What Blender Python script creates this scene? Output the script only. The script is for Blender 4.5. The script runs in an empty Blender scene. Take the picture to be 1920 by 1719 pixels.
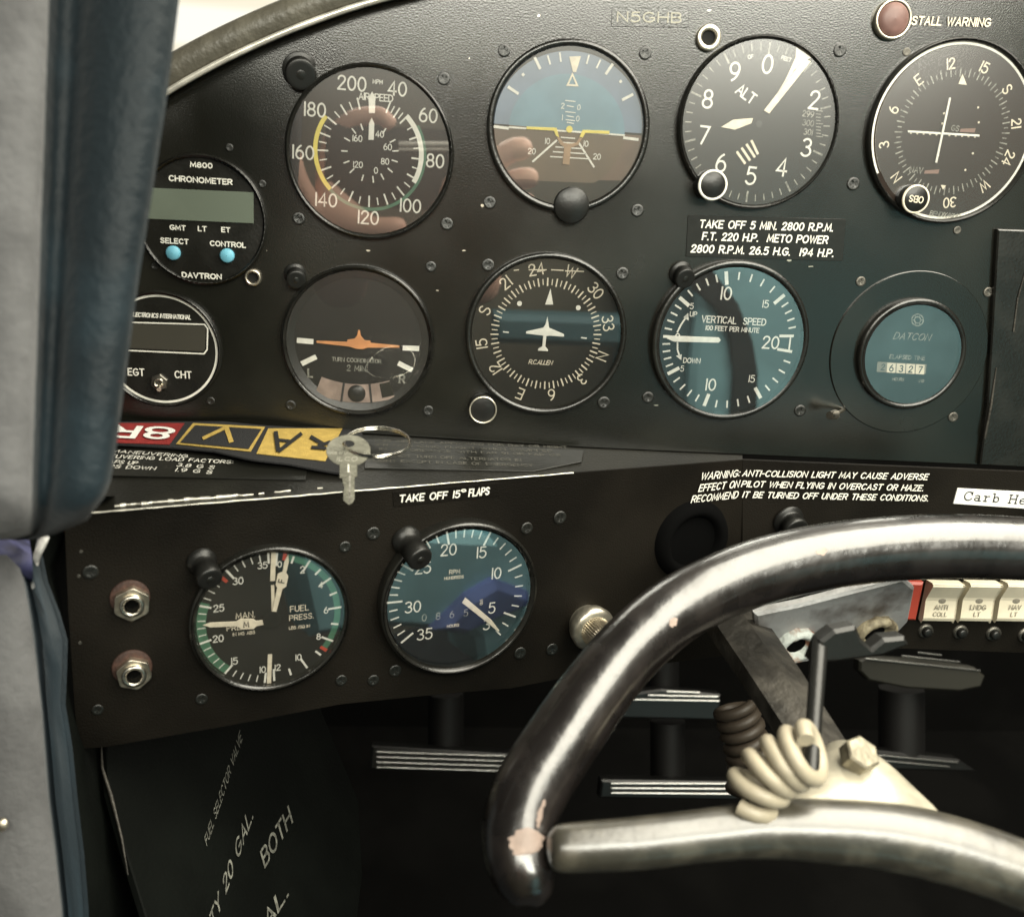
import bpy, math, random
from mathutils import Vector as V, Matrix
random.seed(7)
S = bpy.context.scene
COL = S.collection
R = math.radians
# ------------------------------------------------------------------ camera (solved from the dials)
F = 1743.0; CU, CV = 960.0, 859.5
pitch, yaw, roll, DIST = 0.2901, 0.10758, 0.06825, 0.45
fw = V((math.sin(yaw)*math.cos(pitch), math.cos(yaw)*math.cos(pitch), -math.sin(pitch)))
r0 = V((math.cos(yaw), -math.sin(yaw), 0)); u0 = r0.cross(fw)
rt = math.cos(roll)*r0 + math.sin(roll)*u0
up = -math.sin(roll)*r0 + math.cos(roll)*u0
CAM = -fw*DIST
cd = bpy.data.cameras.new('camera'); cam = bpy.data.objects.new('camera', cd); COL.objects.link(cam)
cam.matrix_world = Matrix(((rt.x, up.x, -fw.x, CAM.x), (rt.y, up.y, -fw.y, CAM.y), (rt.z, up.z, -fw.z, CAM.z), (0, 0, 0, 1)))
cd.sensor_width = 36; cd.lens = 36*F/1920; cd.clip_start = 0.02; cd.clip_end = 60
cd.dof.use_dof = True; cd.dof.focus_distance = 0.455; cd.dof.aperture_fstop = 11
S.camera = cam
# ------------------------------------------------------------------ world, lamps, exposure
w = bpy.data.worlds.new("World"); S.world = w; w.use_nodes = True
bg = w.node_tree.nodes['Background']; bg.inputs[0].default_value = (0.55, 0.62, 0.60, 1); bg.inputs[1].default_value = 0.05
def area(name, loc, target, sx, sy, power, col):
    l = bpy.data.lights.new(name, 'AREA'); l.shape = 'RECTANGLE'; l.size = sx; l.size_y = sy; l.energy = power; l.color = col
    o = bpy.data.objects.new(name, l); COL.objects.link(o); o.location = loc
    o.rotation_euler = (V(target)-V(loc)).to_track_quat('-Z', 'Y').to_euler(); return o
area('windshield_light', (0.46, -0.26, 0.66), (0.38, -0.26, -0.12), 0.95, 0.66, 20.0, (1.0, 0.95, 0.80))
area('veil_light', (0.16, -0.98, 0.555), (0.12, 0.0, 0.16), 1.1, 0.30, 17.0, (1.0, 0.98, 0.85))  # added lamp: its sheen on panel and glass stands in for lens veil
S.view_settings.view_transform = 'Standard'; S.view_settings.look = 'None'
S.view_settings.exposure = 0; S.view_settings.gamma = 1
S.render.engine = 'CYCLES'

# ------------------------------------------------------------------ geometry helpers
def ray(u, v): return (rt*((u-CU)/F) - up*((v-CV)/F) + fw)
def at(u, v, depth): return CAM + ray(u, v)*depth          # depth along the view axis, metres
class Plane:
    def __init__(s, o, e1, e2): s.o = V(o); s.e1 = V(e1).normalized(); s.n = s.e1.cross(V(e2)).normalized(); s.e2 = s.n.cross(s.e1)
    def hit(s, u, v, off=0.0):
        d = ray(u, v); o = s.o + s.n*off
        return CAM + d*((o-CAM).dot(s.n)/d.dot(s.n))
    def frame(s, P): return Matrix(((s.e1.x, s.e2.x, s.n.x, P.x), (s.e1.y, s.e2.y, s.n.y, P.y), (s.e1.z, s.e2.z, s.n.z, P.z), (0, 0, 0, 1)))
PP = Plane((0, 0, 0), (1, 0, 0), (0, 0, 1))                       # upper panel
SP = Plane((0, -0.004, 0), (1, 0, 0), (0, 0, 1))                  # centre lower panel
qa = R(17)
QP = Plane(SP.hit(1392, 930), (math.cos(qa), math.sin(qa), 0), (0, 0, 1))   # lower left panel, swung towards the pilot

class MB:
    def __init__(s): s.v = []; s.f = []; s.sm = []
    def add(s, vs, fs, smooth=False):
        n = len(s.v); s.v += [tuple(p) for p in vs]; s.f += [tuple(i+n for i in f) for f in fs]; s.sm += [smooth]*len(fs)
    def poly(s, pts, z=0): s.add([(p[0], p[1], z if len(p) < 3 else p[2]) for p in pts], [tuple(range(len(pts)))])
    def prism(s, pts, z0, z1, bev=0.0):
        n = len(pts); A = [(x, y, z0) for x, y in pts]
        if bev:
            ins = inset(pts, bev); B = [(x, y, z1-bev) for x, y in pts]; Cc = [(x, y, z1) for x, y in ins]
            s.add(A+B+Cc, [(i, (i+1) % n, n+(i+1) % n, n+i) for i in range(n)]+[(n+i, n+(i+1) % n, 2*n+(i+1) % n, 2*n+i) for i in range(n)]+[tuple(range(2*n, 3*n)), tuple(reversed(range(n)))])
        else:
            B = [(x, y, z1) for x, y in pts]
            s.add(A+B, [(i, (i+1) % n, n+(i+1) % n, n+i) for i in range(n)]+[tuple(range(n, 2*n)), tuple(reversed(range(n)))])
    def box(s, x0, x1, y0, y1, z0, z1, bev=0.0): s.prism([(x0, y0), (x1, y0), (x1, y1), (x0, y1)], z0, z1, bev)
    def lathe(s, prof, n=48, c=(0, 0), smooth=True, cap=False, a0=0, closed=True):
        m = len(prof); vs = []
        for k in range(n):
            a = a0+2*math.pi*k/n
            for r, z in prof: vs.append((c[0]+r*math.cos(a), c[1]+r*math.sin(a), z))
        fs = [(k*m+j, ((k+1) % n)*m+j, ((k+1) % n)*m+j+1, k*m+j+1) for k in range(n) for j in range(m-1)]
        s.add(vs, fs, smooth)
        if cap: s.add([vs[k*m+m-1] for k in range(n)], [tuple(range(n))])
    def disc(s, r, z=0, c=(0, 0), n=48): s.poly([(c[0]+r*math.cos(2*math.pi*k/n), c[1]+r*math.sin(2*math.pi*k/n), z) for k in range(n)])
    def arc(s, ra, rb, a, b, z=0, c=(0, 0)):             # clock angles, degrees
        n = max(2, int(abs(b-a)/4)+1); vs = []; 
        for k in range(n+1):
            t = R(a+(b-a)*k/n)
            for r in (ra, rb): vs.append((c[0]+r*math.sin(t), c[1]+r*math.cos(t), z))
        s.add(vs, [(2*k, 2*k+1, 2*k+3, 2*k+2) if b > a else (2*k, 2*k+2, 2*k+3, 2*k+1) for k in range(n)])
    def tick(s, a, ra, rb, wd, z=0, c=(0, 0)):
        t = R(a); d = (math.sin(t), math.cos(t)); p = (d[1]*wd/2, -d[0]*wd/2)
        s.poly([(c[0]+d[0]*ra-p[0], c[1]+d[1]*ra-p[1]), (c[0]+d[0]*ra+p[0], c[1]+d[1]*ra+p[1]), (c[0]+d[0]*rb+p[0], c[1]+d[1]*rb+p[1]), (c[0]+d[0]*rb-p[0], c[1]+d[1]*rb-p[1])], z)
    def stroke(s, pts, wd, z=0, closed=False):
        n = len(pts); vs = []
        for i in range(n):
            a = V(pts[i-1]) if (i or closed) else None; b = V(pts[i]); c = V(pts[(i+1) % n]) if (i < n-1 or closed) else None
            d1 = (b-a).normalized() if a is not None else None; d2 = (c-b).normalized() if c is not None else None
            if d1 is None: d1 = d2
            if d2 is None: d2 = d1
            m = (V((-d1.y, d1.x))+V((-d2.y, d2.x))); 
            m = m.normalized() if m.length > 1e-6 else V((-d1.y, d1.x))
            k = min(1.8, 1/max(.3, m.dot(V((-d1.y, d1.x)))))
            e = V((0, 0))
            if not closed and i == 0: e = -d2*wd*.4
            if not closed and i == n-1: e = d1*wd*.4
            vs += [(b.x+e.x-m.x*wd/2*k, b.y+e.y-m.y*wd/2*k, z), (b.x+e.x+m.x*wd/2*k, b.y+e.y+m.y*wd/2*k, z)]
        fs = [(2*i, 2*((i+1) % n), 2*((i+1) % n)+1, 2*i+1) for i in range(n if closed else n-1)]
        s.add(vs, fs)
    def tube(s, pts, rad, n=16, caps=True, flat=1.0, smooth=True, ref=None):
        m = len(pts); pts = [V(p) for p in pts]; rad = rad if isinstance(rad, list) else [rad]*m
        nv = None; vs = []
        for i in range(m):
            t = (pts[min(i+1, m-1)]-pts[max(i-1, 0)]).normalized()
            if nv is None:
                nv = V(ref) if ref is not None else (V((0, 0, 1)) if abs(t.z) < .9 else V((1, 0, 0)))
            nv = (nv-t*nv.dot(t)).normalized(); b = t.cross(nv)
            for k in range(n):
                a = 2*math.pi*k/n; vs.append(pts[i]+nv*(math.cos(a)*rad[i]*flat)+b*(math.sin(a)*rad[i]))
        fs = [(i*n+k, i*n+(k+1) % n, (i+1)*n+(k+1) % n, (i+1)*n+k) for i in range(m-1) for k in range(n)]
        s.add(vs, fs, smooth)
        if caps: s.add(vs[:n], [tuple(reversed(range(n)))]); s.add(vs[-n:], [tuple(range(n))])
    def build(s, name, mat, parent=None, kind=None, world=False, bevel=0, subsurf=0):
        me = bpy.data.meshes.new(name); me.from_pydata([tuple(p) for p in s.v], [], s.f); me.update()
        me.polygons.foreach_set('use_smooth', s.sm)
        me.materials.append(mat)
        o = bpy.data.objects.new(name, me); COL.objects.link(o)
        if parent is not None:
            o.parent = parent
            if world: o.matrix_parent_inverse = parent.matrix_world.inverted()
        if kind: o['kind'] = kind
        if bevel:
            b = o.modifiers.new('b', 'BEVEL'); b.width = bevel; b.segments = 3; b.limit_method = 'ANGLE'; b.angle_limit = R(35)
        if subsurf:
            b = o.modifiers.new('s', 'SUBSURF'); b.levels = subsurf; b.render_levels = subsurf
        return o
def inset(pts, d):
    n = len(pts); out = []; ar = sum(pts[i][0]*pts[(i+1) % n][1]-pts[(i+1) % n][0]*pts[i][1] for i in range(n)); sg = 1 if ar > 0 else -1
    for i in range(n):
        a, b, c = V(pts[i-1]), V(pts[i]), V(pts[(i+1) % n]); d1 = (b-a).normalized(); d2 = (c-b).normalized()
        m = V((-d1.y, d1.x))*sg+V((-d2.y, d2.x))*sg; m = m.normalized() if m.length > 1e-9 else V((-d1.y, d1.x))*sg
        k = 1/max(.35, m.dot(V((-d1.y, d1.x))*sg)); out.append((b.x+m.x*d*k, b.y+m.y*d*k))
    return out
def smoothpath(pts, k=6, closed=False):
    P = [V(p) for p in pts]; n = len(P); out = []
    for i in range(n if closed else n-1):
        p0 = P[(i-1) % n] if (i > 0 or closed) else P[0]*2-P[1]; p1 = P[i]; p2 = P[(i+1) % n]
        p3 = P[(i+2) % n] if (i < n-2 or closed) else P[-1]*2-P[-2]
        for j in range(k):
            t = j/k; out.append(.5*((2*p1)+(p2-p0)*t+(2*p0-5*p1+4*p2-p3)*t*t+(3*p1-p0-3*p2+p3)*t**3))
    if not closed: out.append(P[-1])
    return out
def thing(name, label, cat, M=None, group=None):
    o = bpy.data.objects.new(name, None); COL.objects.link(o); o.empty_display_size = .01
    if M is not None: o.matrix_world = M
    o['label'] = label; o['category'] = cat
    if group: o['group'] = group
    bpy.context.view_layer.update()
    return o
def tag(o, label, cat, group=None):
    o['label'] = label; o['category'] = cat
    if group: o['group'] = group
    return o
def dup(root, M, label):
    r = root.copy(); COL.objects.link(r); r.matrix_world = M; r['label'] = label
    for ch in list(root.children):
        c = ch.copy(); COL.objects.link(c); c.parent = r
        for g in ch.children:
            d = g.copy(); COL.objects.link(d); d.parent = c
    return r

# ------------------------------------------------------------------ stroke lettering (4 x 6 grid)
GL = {
'A':'4 L0 0 2 6 4 0;L.8 2 3.2 2','B':'3.8 L0 3.1 2.2 3.1;L2.2 0 0 0 0 6 2.2 6;A2.2 4.55 1.4 1.45 90 -90;A2.2 1.55 1.6 1.55 90 -90',
'C':'4.1 A2.2 3 2.2 3 45 315','D':'4 L1.4 0 0 0 0 6 1.4 6;A1.4 3 2.6 3 90 -90','E':'3.3 L3.3 0 0 0 0 6 3.3 6;L0 3.1 2.8 3.1','F':'3.2 L0 0 0 6 3.2 6;L0 3.1 2.7 3.1',
'G':'4.4 A2.3 3 2.3 3 45 338;L2.5 2.7 4.4 2.7 4.4 1.2','H':'4 L0 0 0 6;L4 0 4 6;L0 3.1 4 3.1','I':'0.2 L.1 0 .1 6','J':'3 A1.4 1.5 1.5 1.5 180 360;L2.9 1.5 2.9 6',
'K':'3.9 L0 0 0 6;L3.7 6 0 2.3;L1.3 3.6 3.9 0','L':'3 L0 6 0 0 3 0','M':'4.8 L0 0 .4 6 2.4 1.2 4.4 6 4.8 0','N':'4 L0 0 0 6 4 0 4 6','O':'4.6 O2.3 3 2.3 3',
'P':'3.7 L0 0 0 6 2.1 6;A2.1 4.4 1.6 1.6 90 -90;L2.1 2.8 0 2.8','Q':'4.6 O2.3 3 2.3 3;L2.8 1.5 4.4 -.3','R':'3.8 L0 0 0 6 2.1 6;A2.1 4.4 1.6 1.6 90 -90;L2.1 2.8 0 2.8;L2 2.8 3.8 0',
'S':'3.6 S3.4 5 2.6 5.8 1.5 6 .5 5.5 .2 4.5 .7 3.6 1.8 3.1 3 2.5 3.5 1.6 3.1 .6 2 0 .9 .1 0 1','T':'3.8 L0 6 3.8 6;L1.9 6 1.9 0','U':'3.8 L0 6 0 1.9;A1.9 1.9 1.9 1.9 180 360;L3.8 1.9 3.8 6',
'V':'4 L0 6 2 0 4 6','W':'5.6 L0 6 1.4 0 2.8 5.4 4.2 0 5.6 6','X':'3.8 L0 6 3.8 0;L0 0 3.8 6','Y':'3.8 L0 6 1.9 2.9 3.8 6;L1.9 2.9 1.9 0','Z':'3.6 L0 6 3.6 6 0 0 3.6 0',
'0':'3.5 O1.75 3 1.75 3','1':'0.6 L.5 6 .5 0','2':'3.4 S.1 4.5 .5 5.5 1.7 6 2.9 5.5 3.2 4.4 2.6 3.2 1.4 1.8 0 0;L0 0 3.4 0','3':'3.4 A1.6 4.6 1.5 1.4 150 -90;A1.6 1.6 1.8 1.6 90 -150',
'4':'3.7 L2.7 0 2.7 6 0 1.7 3.7 1.7','5':'3.4 L3.1 6 .6 6 .3 3.5;S.3 3.5 1.2 3.9 2.3 3.8 3.2 3 3.4 1.9 2.9 .6 1.7 0 .7 .2 0 .9','6':'3.5 O1.75 1.85 1.7 1.85;S.1 2.4 .5 4 1.4 5.3 2.3 6',
'7':'3.3 L0 6 3.3 6 1 0','8':'3.4 O1.7 4.5 1.4 1.45;O1.7 1.55 1.7 1.55','9':'3.5 O1.75 4.15 1.7 1.85;S3.4 3.6 3 2 2.1 .7 1.2 0',
'.':'0.3 L0 .1 .3 .1',',':'0.5 L.4 .4 .1 -.8',':':'0.3 L0 .8 .3 .8;L0 4 .3 4','-':'1.8 L0 2.8 1.8 2.8','/':'2.4 L0 -.4 2.4 6.2','o':'2 O1 4.8 1 1.1',"'":'0.3 L.2 6 .1 4.4',' ':'2 ',
'(':'1.2 S1.2 6.4 .2 4.5 .2 1.5 1.2 -.4'}
def glyph(ch):
    g = GL.get(ch, GL['-']); wd, _, rest = g.partition(' '); out = []
    for q in [x for x in rest.split(';') if x.strip()]:
        k = q[0]; n = [float(t) for t in q[1:].split()]
        if k == 'L': out.append(([(n[i], n[i+1]) for i in range(0, len(n), 2)], False))
        elif k == 'S': out.append(([(p.x, p.y) for p in smoothpath([(n[i], n[i+1]) for i in range(0, len(n), 2)], 3)], False))
        elif k == 'O': out.append(([(n[0]+n[2]*math.cos(R(t)), n[1]+n[3]*math.sin(R(t))) for t in range(0, 360, 20)], True))
        elif k == 'A':
            m = max(3, int(abs(n[5]-n[4])/22)); out.append(([(n[0]+n[2]*math.cos(R(n[4]+(n[5]-n[4])*i/m)), n[1]+n[3]*math.sin(R(n[4]+(n[5]-n[4])*i/m))) for i in range(m+1)], False))
    return float(wd), out
def textlen(s, gap=1.5): return sum(glyph(c)[0] for c in s)+gap*(len(s)-1)
def text(mb, s, x, y, h, wt=.16, rot=0, z=0, asp=1.0, slant=0, gap=1.5, align='c', zs=None):
    """lettering of cap height h centred on x, y (local units); wt = stroke weight as share of h; rot clockwise degrees"""
    h0_ = h; h = h*(1-wt*.9); wt = wt*h0_/h; k = h/6; L = textlen(s, gap)*k*asp; ox = -L/2 if align == 'c' else 0; c, sn = math.cos(-R(rot)), math.sin(-R(rot)); cx = ox; n = 0
    for ch in s:
        wd, st = glyph(ch)
        for pts, cl in st:
            q = []
            for px, py in pts:
                X = cx+px*k*asp+(py*k-h/2)*slant; Y = py*k-h/2; q.append((x+X*c-Y*sn, y+X*sn+Y*c))
            mb.stroke(q, wt*h, z+(n % 3)*2e-5, cl); n += 1
        cx += (wd+gap)*k*asp

# ------------------------------------------------------------------ materials
def mat(name, col, rough=.5, metal=0, spec=.5, bump=0, bscale=900, var=0, vscale=40, col2=None, coat=0, emit=None, sheen=0, thr=(.45, .62), det=4, grime=None):
    m = bpy.data.materials.new(name); m.use_nodes = True; nt = m.node_tree; b = nt.nodes['Principled BSDF']
    b.inputs['Base Color'].default_value = (*col, 1); b.inputs['Roughness'].default_value = rough; b.inputs['Metallic'].default_value = metal
    b.inputs['Specular IOR Level'].default_value = spec; b.inputs['Coat Weight'].default_value = coat; b.inputs['Coat Roughness'].default_value = .12
    if sheen: b.inputs['Sheen Weight'].default_value = sheen
    tc = nt.nodes.new('ShaderNodeTexCoord')
    if var or col2:
        n = nt.nodes.new('ShaderNodeTexNoise'); n.inputs['Scale'].default_value = vscale; n.inputs['Detail'].default_value = det
        nt.links.new(tc.outputs['Object'], n.inputs['Vector'])
        r = nt.nodes.new('ShaderNodeValToRGB'); r.color_ramp.elements[0].position = thr[0]; r.color_ramp.elements[1].position = thr[1]
        c2 = col2 or tuple(min(1, c*(1+var)) for c in col); c1 = col if col2 else tuple(c*(1-var) for c in col)
        r.color_ramp.elements[0].color = (*c1, 1); r.color_ramp.elements[1].color = (*c2, 1)
        nt.links.new(n.outputs['Fac'], r.inputs['Fac']); nt.links.new(r.outputs['Color'], b.inputs['Base Color'])
        rr = nt.nodes.new('ShaderNodeMapRange'); rr.inputs['To Min'].default_value = max(.03, rough-.12); rr.inputs['To Max'].default_value = min(1, rough+.12)
        nt.links.new(n.outputs['Fac'], rr.inputs['Value']); nt.links.new(rr.outputs['Result'], b.inputs['Roughness'])
    if bump:
        n2 = nt.nodes.new('ShaderNodeTexNoise'); n2.inputs['Scale'].default_value = bscale; n2.inputs['Detail'].default_value = 3
        nt.links.new(tc.outputs['Object'], n2.inputs['Vector'])
        bp = nt.nodes.new('ShaderNodeBump'); bp.inputs['Strength'].default_value = bump; bp.inputs['Distance'].default_value = .001
        nt.links.new(n2.outputs['Fac'], bp.inputs['Height']); nt.links.new(bp.outputs['Normal'], b.inputs['Normal'])
    if emit: b.inputs['Emission Color'].default_value = (*emit[0], 1); b.inputs['Emission Strength'].default_value = emit[1]
    return m
def glassmat(name, refl=.22, veil=.09):
    m = bpy.data.materials.new(name); m.use_nodes = True; nt = m.node_tree; nt.nodes.clear()
    o = nt.nodes.new('ShaderNodeOutputMaterial'); t = nt.nodes.new('ShaderNodeBsdfTransparent'); g = nt.nodes.new('ShaderNodeBsdfGlossy'); mx = nt.nodes.new('ShaderNodeMixShader')
    g2 = nt.nodes.new('ShaderNodeBsdfGlossy'); g2.inputs['Roughness'].default_value = .25; m2 = nt.nodes.new('ShaderNodeMixShader'); m2.inputs[0].default_value = veil  # second rough gloss put in for the lens veil over the dials
    g.inputs['Roughness'].default_value = 0; mx.inputs[0].default_value = refl
    nt.links.new(t.outputs[0], mx.inputs[1]); nt.links.new(g.outputs[0], mx.inputs[2])
    nt.links.new(mx.outputs[0], m2.inputs[1]); nt.links.new(g2.outputs[0], m2.inputs[2]); nt.links.new(m2.outputs[0], o.inputs[0]); return m
M = dict(
 panel=mat('panel_black_crinkle', (.0075, .0075, .005), .235, spec=1.0, bump=.11, bscale=1400, var=.25, vscale=14),
 lower=mat('lower_panel_black', (.0075, .0062, .0045), .5, spec=.12, bump=.3, bscale=1300, var=.3, vscale=12),
 ledge=mat('ledge_black', (.010, .0095, .007), .42, spec=.5, bump=.3, bscale=900, var=.3, vscale=30),
 bezel=mat('bezel_black', (.010, .0098, .008), .28, spec=.8, bump=.12, bscale=700, var=.2, vscale=60),
 face=mat('dial_face_black', (.012, .012, .011), .75, spec=.2, var=.15, vscale=50),
 browns=mat('dial_face_brown', (.022, .014, .010), .7, spec=.2),
 white=mat('print_white', (.82, .80, .72), .6, var=.06, vscale=300),
 cream=mat('print_cream', (.78, .70, .55), .6, var=.08, vscale=300),
 dim=mat('print_worn_white', (.34, .33, .28), .6, col2=(.12, .12, .10), vscale=500, thr=(.4, .65)),
 faint=mat('print_faint', (.13, .125, .105), .6, col2=(.06, .06, .05), vscale=400),
 green=mat('print_green', (.06, .17, .10), .6, var=.1, vscale=200),
 yellow=mat('print_yellow', (.80, .66, .13), .6, var=.06, vscale=200),
 red=mat('print_red', (.5, .06, .03), .6),
 orange=mat('symbol_orange', (.62, .27, .10), .55, var=.1, vscale=200),
 sky=mat('horizon_blue', (.15, .27, .34), .55, var=.08, vscale=60),
 skyd=mat('horizon_blue_ring', (.17, .23, .31), .5, var=.08, vscale=60),
 earth=mat('horizon_brown', (.11, .075, .045), .6, var=.12, vscale=60),
 earthr=mat('horizon_brown_ring', (.12, .075, .05), .6, var=.12, vscale=60),
 steel=mat('worn_steel', (.62, .58, .50), .28, metal=1, bump=.15, bscale=500, var=.2, vscale=150),
 brass=mat('nut_aged_nickel', (.62, .56, .46), .38, metal=1, bump=.1, bscale=400, var=.2, vscale=200),
 rust=mat('rusty_washer', (.045, .020, .013), .7, bump=.4, bscale=600, var=.3, vscale=200),
 screw=mat('screw_dark', (.16, .15, .13), .38, metal=.8, bump=.2, bscale=600, var=.3, vscale=300),
 screwb=mat('screw_painted', (.009, .009, .007), .32, spec=.9, bump=.2, bscale=600),
 hole=mat('deep_black', (.002, .002, .002), .9, spec=.05),
 knob=mat('knob_black', (.010, .010, .009), .36, spec=.5, bump=.1, bscale=500),
 alu=mat('ring_aluminium', (.75, .70, .58), .35, metal=.9, var=.15, vscale=200),
 lcd=mat('lcd_grey_green', (.14, .165, .13), .25, spec=.5, var=.05, vscale=30),
 lcdb=mat('lcd_dark', (.055, .052, .042), .25, spec=.5),
 bluebtn=mat('button_blue', (.16, .46, .60), .45, var=.05),
 redlamp=mat('lamp_lens_red', (.20, .11, .095), .5, var=.15, vscale=90),
 glassd=glassmat('dial_glass_veiled', .28, .11), glass=glassmat('dial_glass', .30, .035), glassf=glassmat('dial_glass_faint', .10, .15),
 pad=mat('glareshield_vinyl', (.085, .078, .06), .45, spec=.5, bump=.5, bscale=350, var=.12, vscale=60),
 trim=mat('bright_edge_trim', (.80, .77, .68), .3, metal=.6, var=.15, vscale=90),
 vin=mat('blue_grey_vinyl', (.008, .0155, .0205), .58, spec=.2, bump=.7, bscale=260, var=.3, vscale=26, sheen=.1),
 vind=mat('dark_teal_vinyl', (.010, .020, .028), .6, spec=.3, bump=.3, bscale=420, var=.2, vscale=22, sheen=.2),
 greyf=mat('grey_fabric', (.095, .095, .097), .9, spec=.15, bump=.8, bscale=300, var=.16, vscale=45, sheen=.3),
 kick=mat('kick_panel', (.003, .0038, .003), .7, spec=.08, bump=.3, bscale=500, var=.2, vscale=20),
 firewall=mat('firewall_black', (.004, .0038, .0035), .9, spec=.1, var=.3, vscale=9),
 yoke=mat('yoke_black_gloss', (.011, .0085, .0075), .28, spec=1, bump=.5, bscale=90, var=.35, vscale=70, coat=.8),
 worn=mat('yoke_worn_paint', (.33, .25, .21), .5, bump=.3, bscale=300, var=.2, vscale=90),
 yspoke=mat('spoke_dark_enamel', (.060, .054, .040), .34, spec=1, bump=.22, bscale=240, var=.35, vscale=90, coat=1),
 boss=mat('boss_cream_metal', (.50, .46, .36), .4, metal=.3, bump=.2, bscale=200, var=.2, vscale=60),
 column=mat('column_grey', (.055, .05, .042), .5, metal=.4, bump=.6, bscale=260, var=.4, vscale=60),
 coil=mat('cord_cream', (.42, .37, .275), .42, spec=.5, bump=.1, bscale=200, var=.08, vscale=80),
 coild=mat('cord_brown', (.055, .042, .030), .5, bump=.1, bscale=200),
 brack=mat('bracket_grey', (.36, .36, .36), .5, metal=.4, bump=.7, bscale=160, col2=(.10, .085, .075), vscale=60, thr=(.48, .72)),
 corr=mat('corroded_ring', (.62, .66, .62), .6, bump=.9, bscale=400, col2=(.30, .13, .07), vscale=140, thr=(.45, .6)),
 corr2=mat('corroded_brass', (.35, .30, .20), .6, bump=.9, bscale=400, col2=(.10, .08, .05), vscale=160, thr=(.4, .6)),
 rocker=mat('rocker_cream', (.70, .64, .50), .4, spec=.5, var=.06, vscale=60),
 rockr=mat('rocker_red', (.36, .05, .03), .4),
 ink=mat('ink_black', (.02, .02, .02), .6), ink2=mat('ink_grey', (.22, .20, .16), .6),
 label=mat('label_white', (.85, .84, .80), .5, var=.04, vscale=80),
 key=mat('key_nickel', (.13, .125, .10), .45, metal=.85, bump=.12, bscale=900, var=.2, vscale=120),
 ring=mat('split_ring_steel', (.75, .72, .64), .2, metal=1),
 strap=mat('strap_black_weave', (.014, .014, .015), .8, bump=.6, bscale=1500),
 syel=mat('strap_yellow', (.42, .29, .07), .75, bump=.5, bscale=1500, var=.08, vscale=300),
 sred=mat('strap_red', (.24, .018, .016), .75, bump=.5, bscale=1500, var=.1, vscale=300),
 swhite=mat('strap_white', (.8, .78, .74), .75, bump=.5, bscale=1500), sblk=mat('strap_ink', (.008, .008, .008), .8),
 plac=mat('placard_film', (.011, .011, .009), .3, spec=.5, bump=.1, bscale=200),
 pedal=mat('pedal_rubber', (.005, .0048, .0045), .35, spec=.6), rib=mat('pedal_rib_steel', (.55, .54, .52), .25, metal=1),
 arm=mat('pedal_arm', (.003, .0024, .002), .6, metal=.2), oval=mat('pad_olive', (.014, .013, .008), .6),
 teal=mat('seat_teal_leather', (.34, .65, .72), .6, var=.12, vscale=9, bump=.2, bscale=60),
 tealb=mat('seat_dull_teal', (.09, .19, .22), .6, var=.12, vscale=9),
 headl=mat('headliner_grey', (.20, .19, .15), .9, spec=.1, var=.15, vscale=3),
 key2=mat('key_stamping', (.30, .29, .24), .4, metal=.7), tan=mat('symbol_tan', (.36, .23, .13), .6, var=.1, vscale=200), flag=mat('flag_faded', (.22, .13, .10), .6),
 regp=mat('registration_print', (.42, .40, .33), .6),
 boltm=mat('bolt_dull', (.30, .27, .20), .45, metal=.5, bump=.3, bscale=500, var=.3, vscale=200),
 dim2=mat('print_grey', (.19, .19, .16), .6, var=.3, vscale=300),
 bluec=mat('blue_cloth', (.12, .18, .45), .8, var=.2, vscale=20),
 skin=mat('skin', (.85, .52, .40), .5, var=.08, vscale=30),
 purple=mat('violet_vinyl', (.05, .052, .125), .6, bump=.5, bscale=200, var=.5, vscale=60),
 tape=mat('crumpled_tape', (.55, .54, .52), .4, bump=1, bscale=150, var=.3, vscale=100),
)

M['yspoke'].node_tree.nodes['Principled BSDF'].inputs['Coat Roughness'].default_value = .3
M['yspoke'].node_tree.nodes['Principled BSDF'].inputs['Metallic'].default_value = .08
# ------------------------------------------------------------------ panels
def plane_poly(pl, pix, off=0): 
    """pixel outline -> local (x, y) in the plane's frame about its first point"""
    P0 = pl.hit(*pix[0], off); return P0, [((pl.hit(u, v, off)-P0).dot(pl.e1), (pl.hit(u, v, off)-P0).dot(pl.e2)) for u, v in pix]
def slab(name, pl, pix, thick, m, off=0, parent=None, bev=0.0006):
    P0, pts = plane_poly(pl, pix, off); mb = MB(); mb.prism(pts if sum(pts[i][0]*pts[(i+1) % len(pts)][1]-pts[(i+1) % len(pts)][0]*pts[i][1] for i in range(len(pts))) > 0 else pts[::-1], -thick, 0, bev)
    if parent is None: o = mb.build(name, m); o.matrix_world = pl.frame(P0)
    else:
        o = mb.build(name, m, parent); o.matrix_parent_inverse = parent.matrix_world.inverted(); o.matrix_world = pl.frame(P0)
    return o
top = [(p.x, p.y) for p in smoothpath([(150, 330), (230, 240), (310, 180), (400, 128), (500, 80), (600, 40), (720, 2), (900, -38), (1200, -80), (1600, -95), (2150, -60)], 4)]
pnl = thing('instrument_panel', 'black crinkle painted upper instrument panel filled with round dials, arched along its top', 'instrument panel', PP.frame(PP.hit(960, 500)))
pbot = [(1920, 876), (1500, 858), (1100, 840), (700, 815), (150, 786)]
slab('panel_sheet', PP, top+[(2150, 884)]+pbot, .003, M['panel'], parent=pnl)
rc = random.Random(4)
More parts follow.
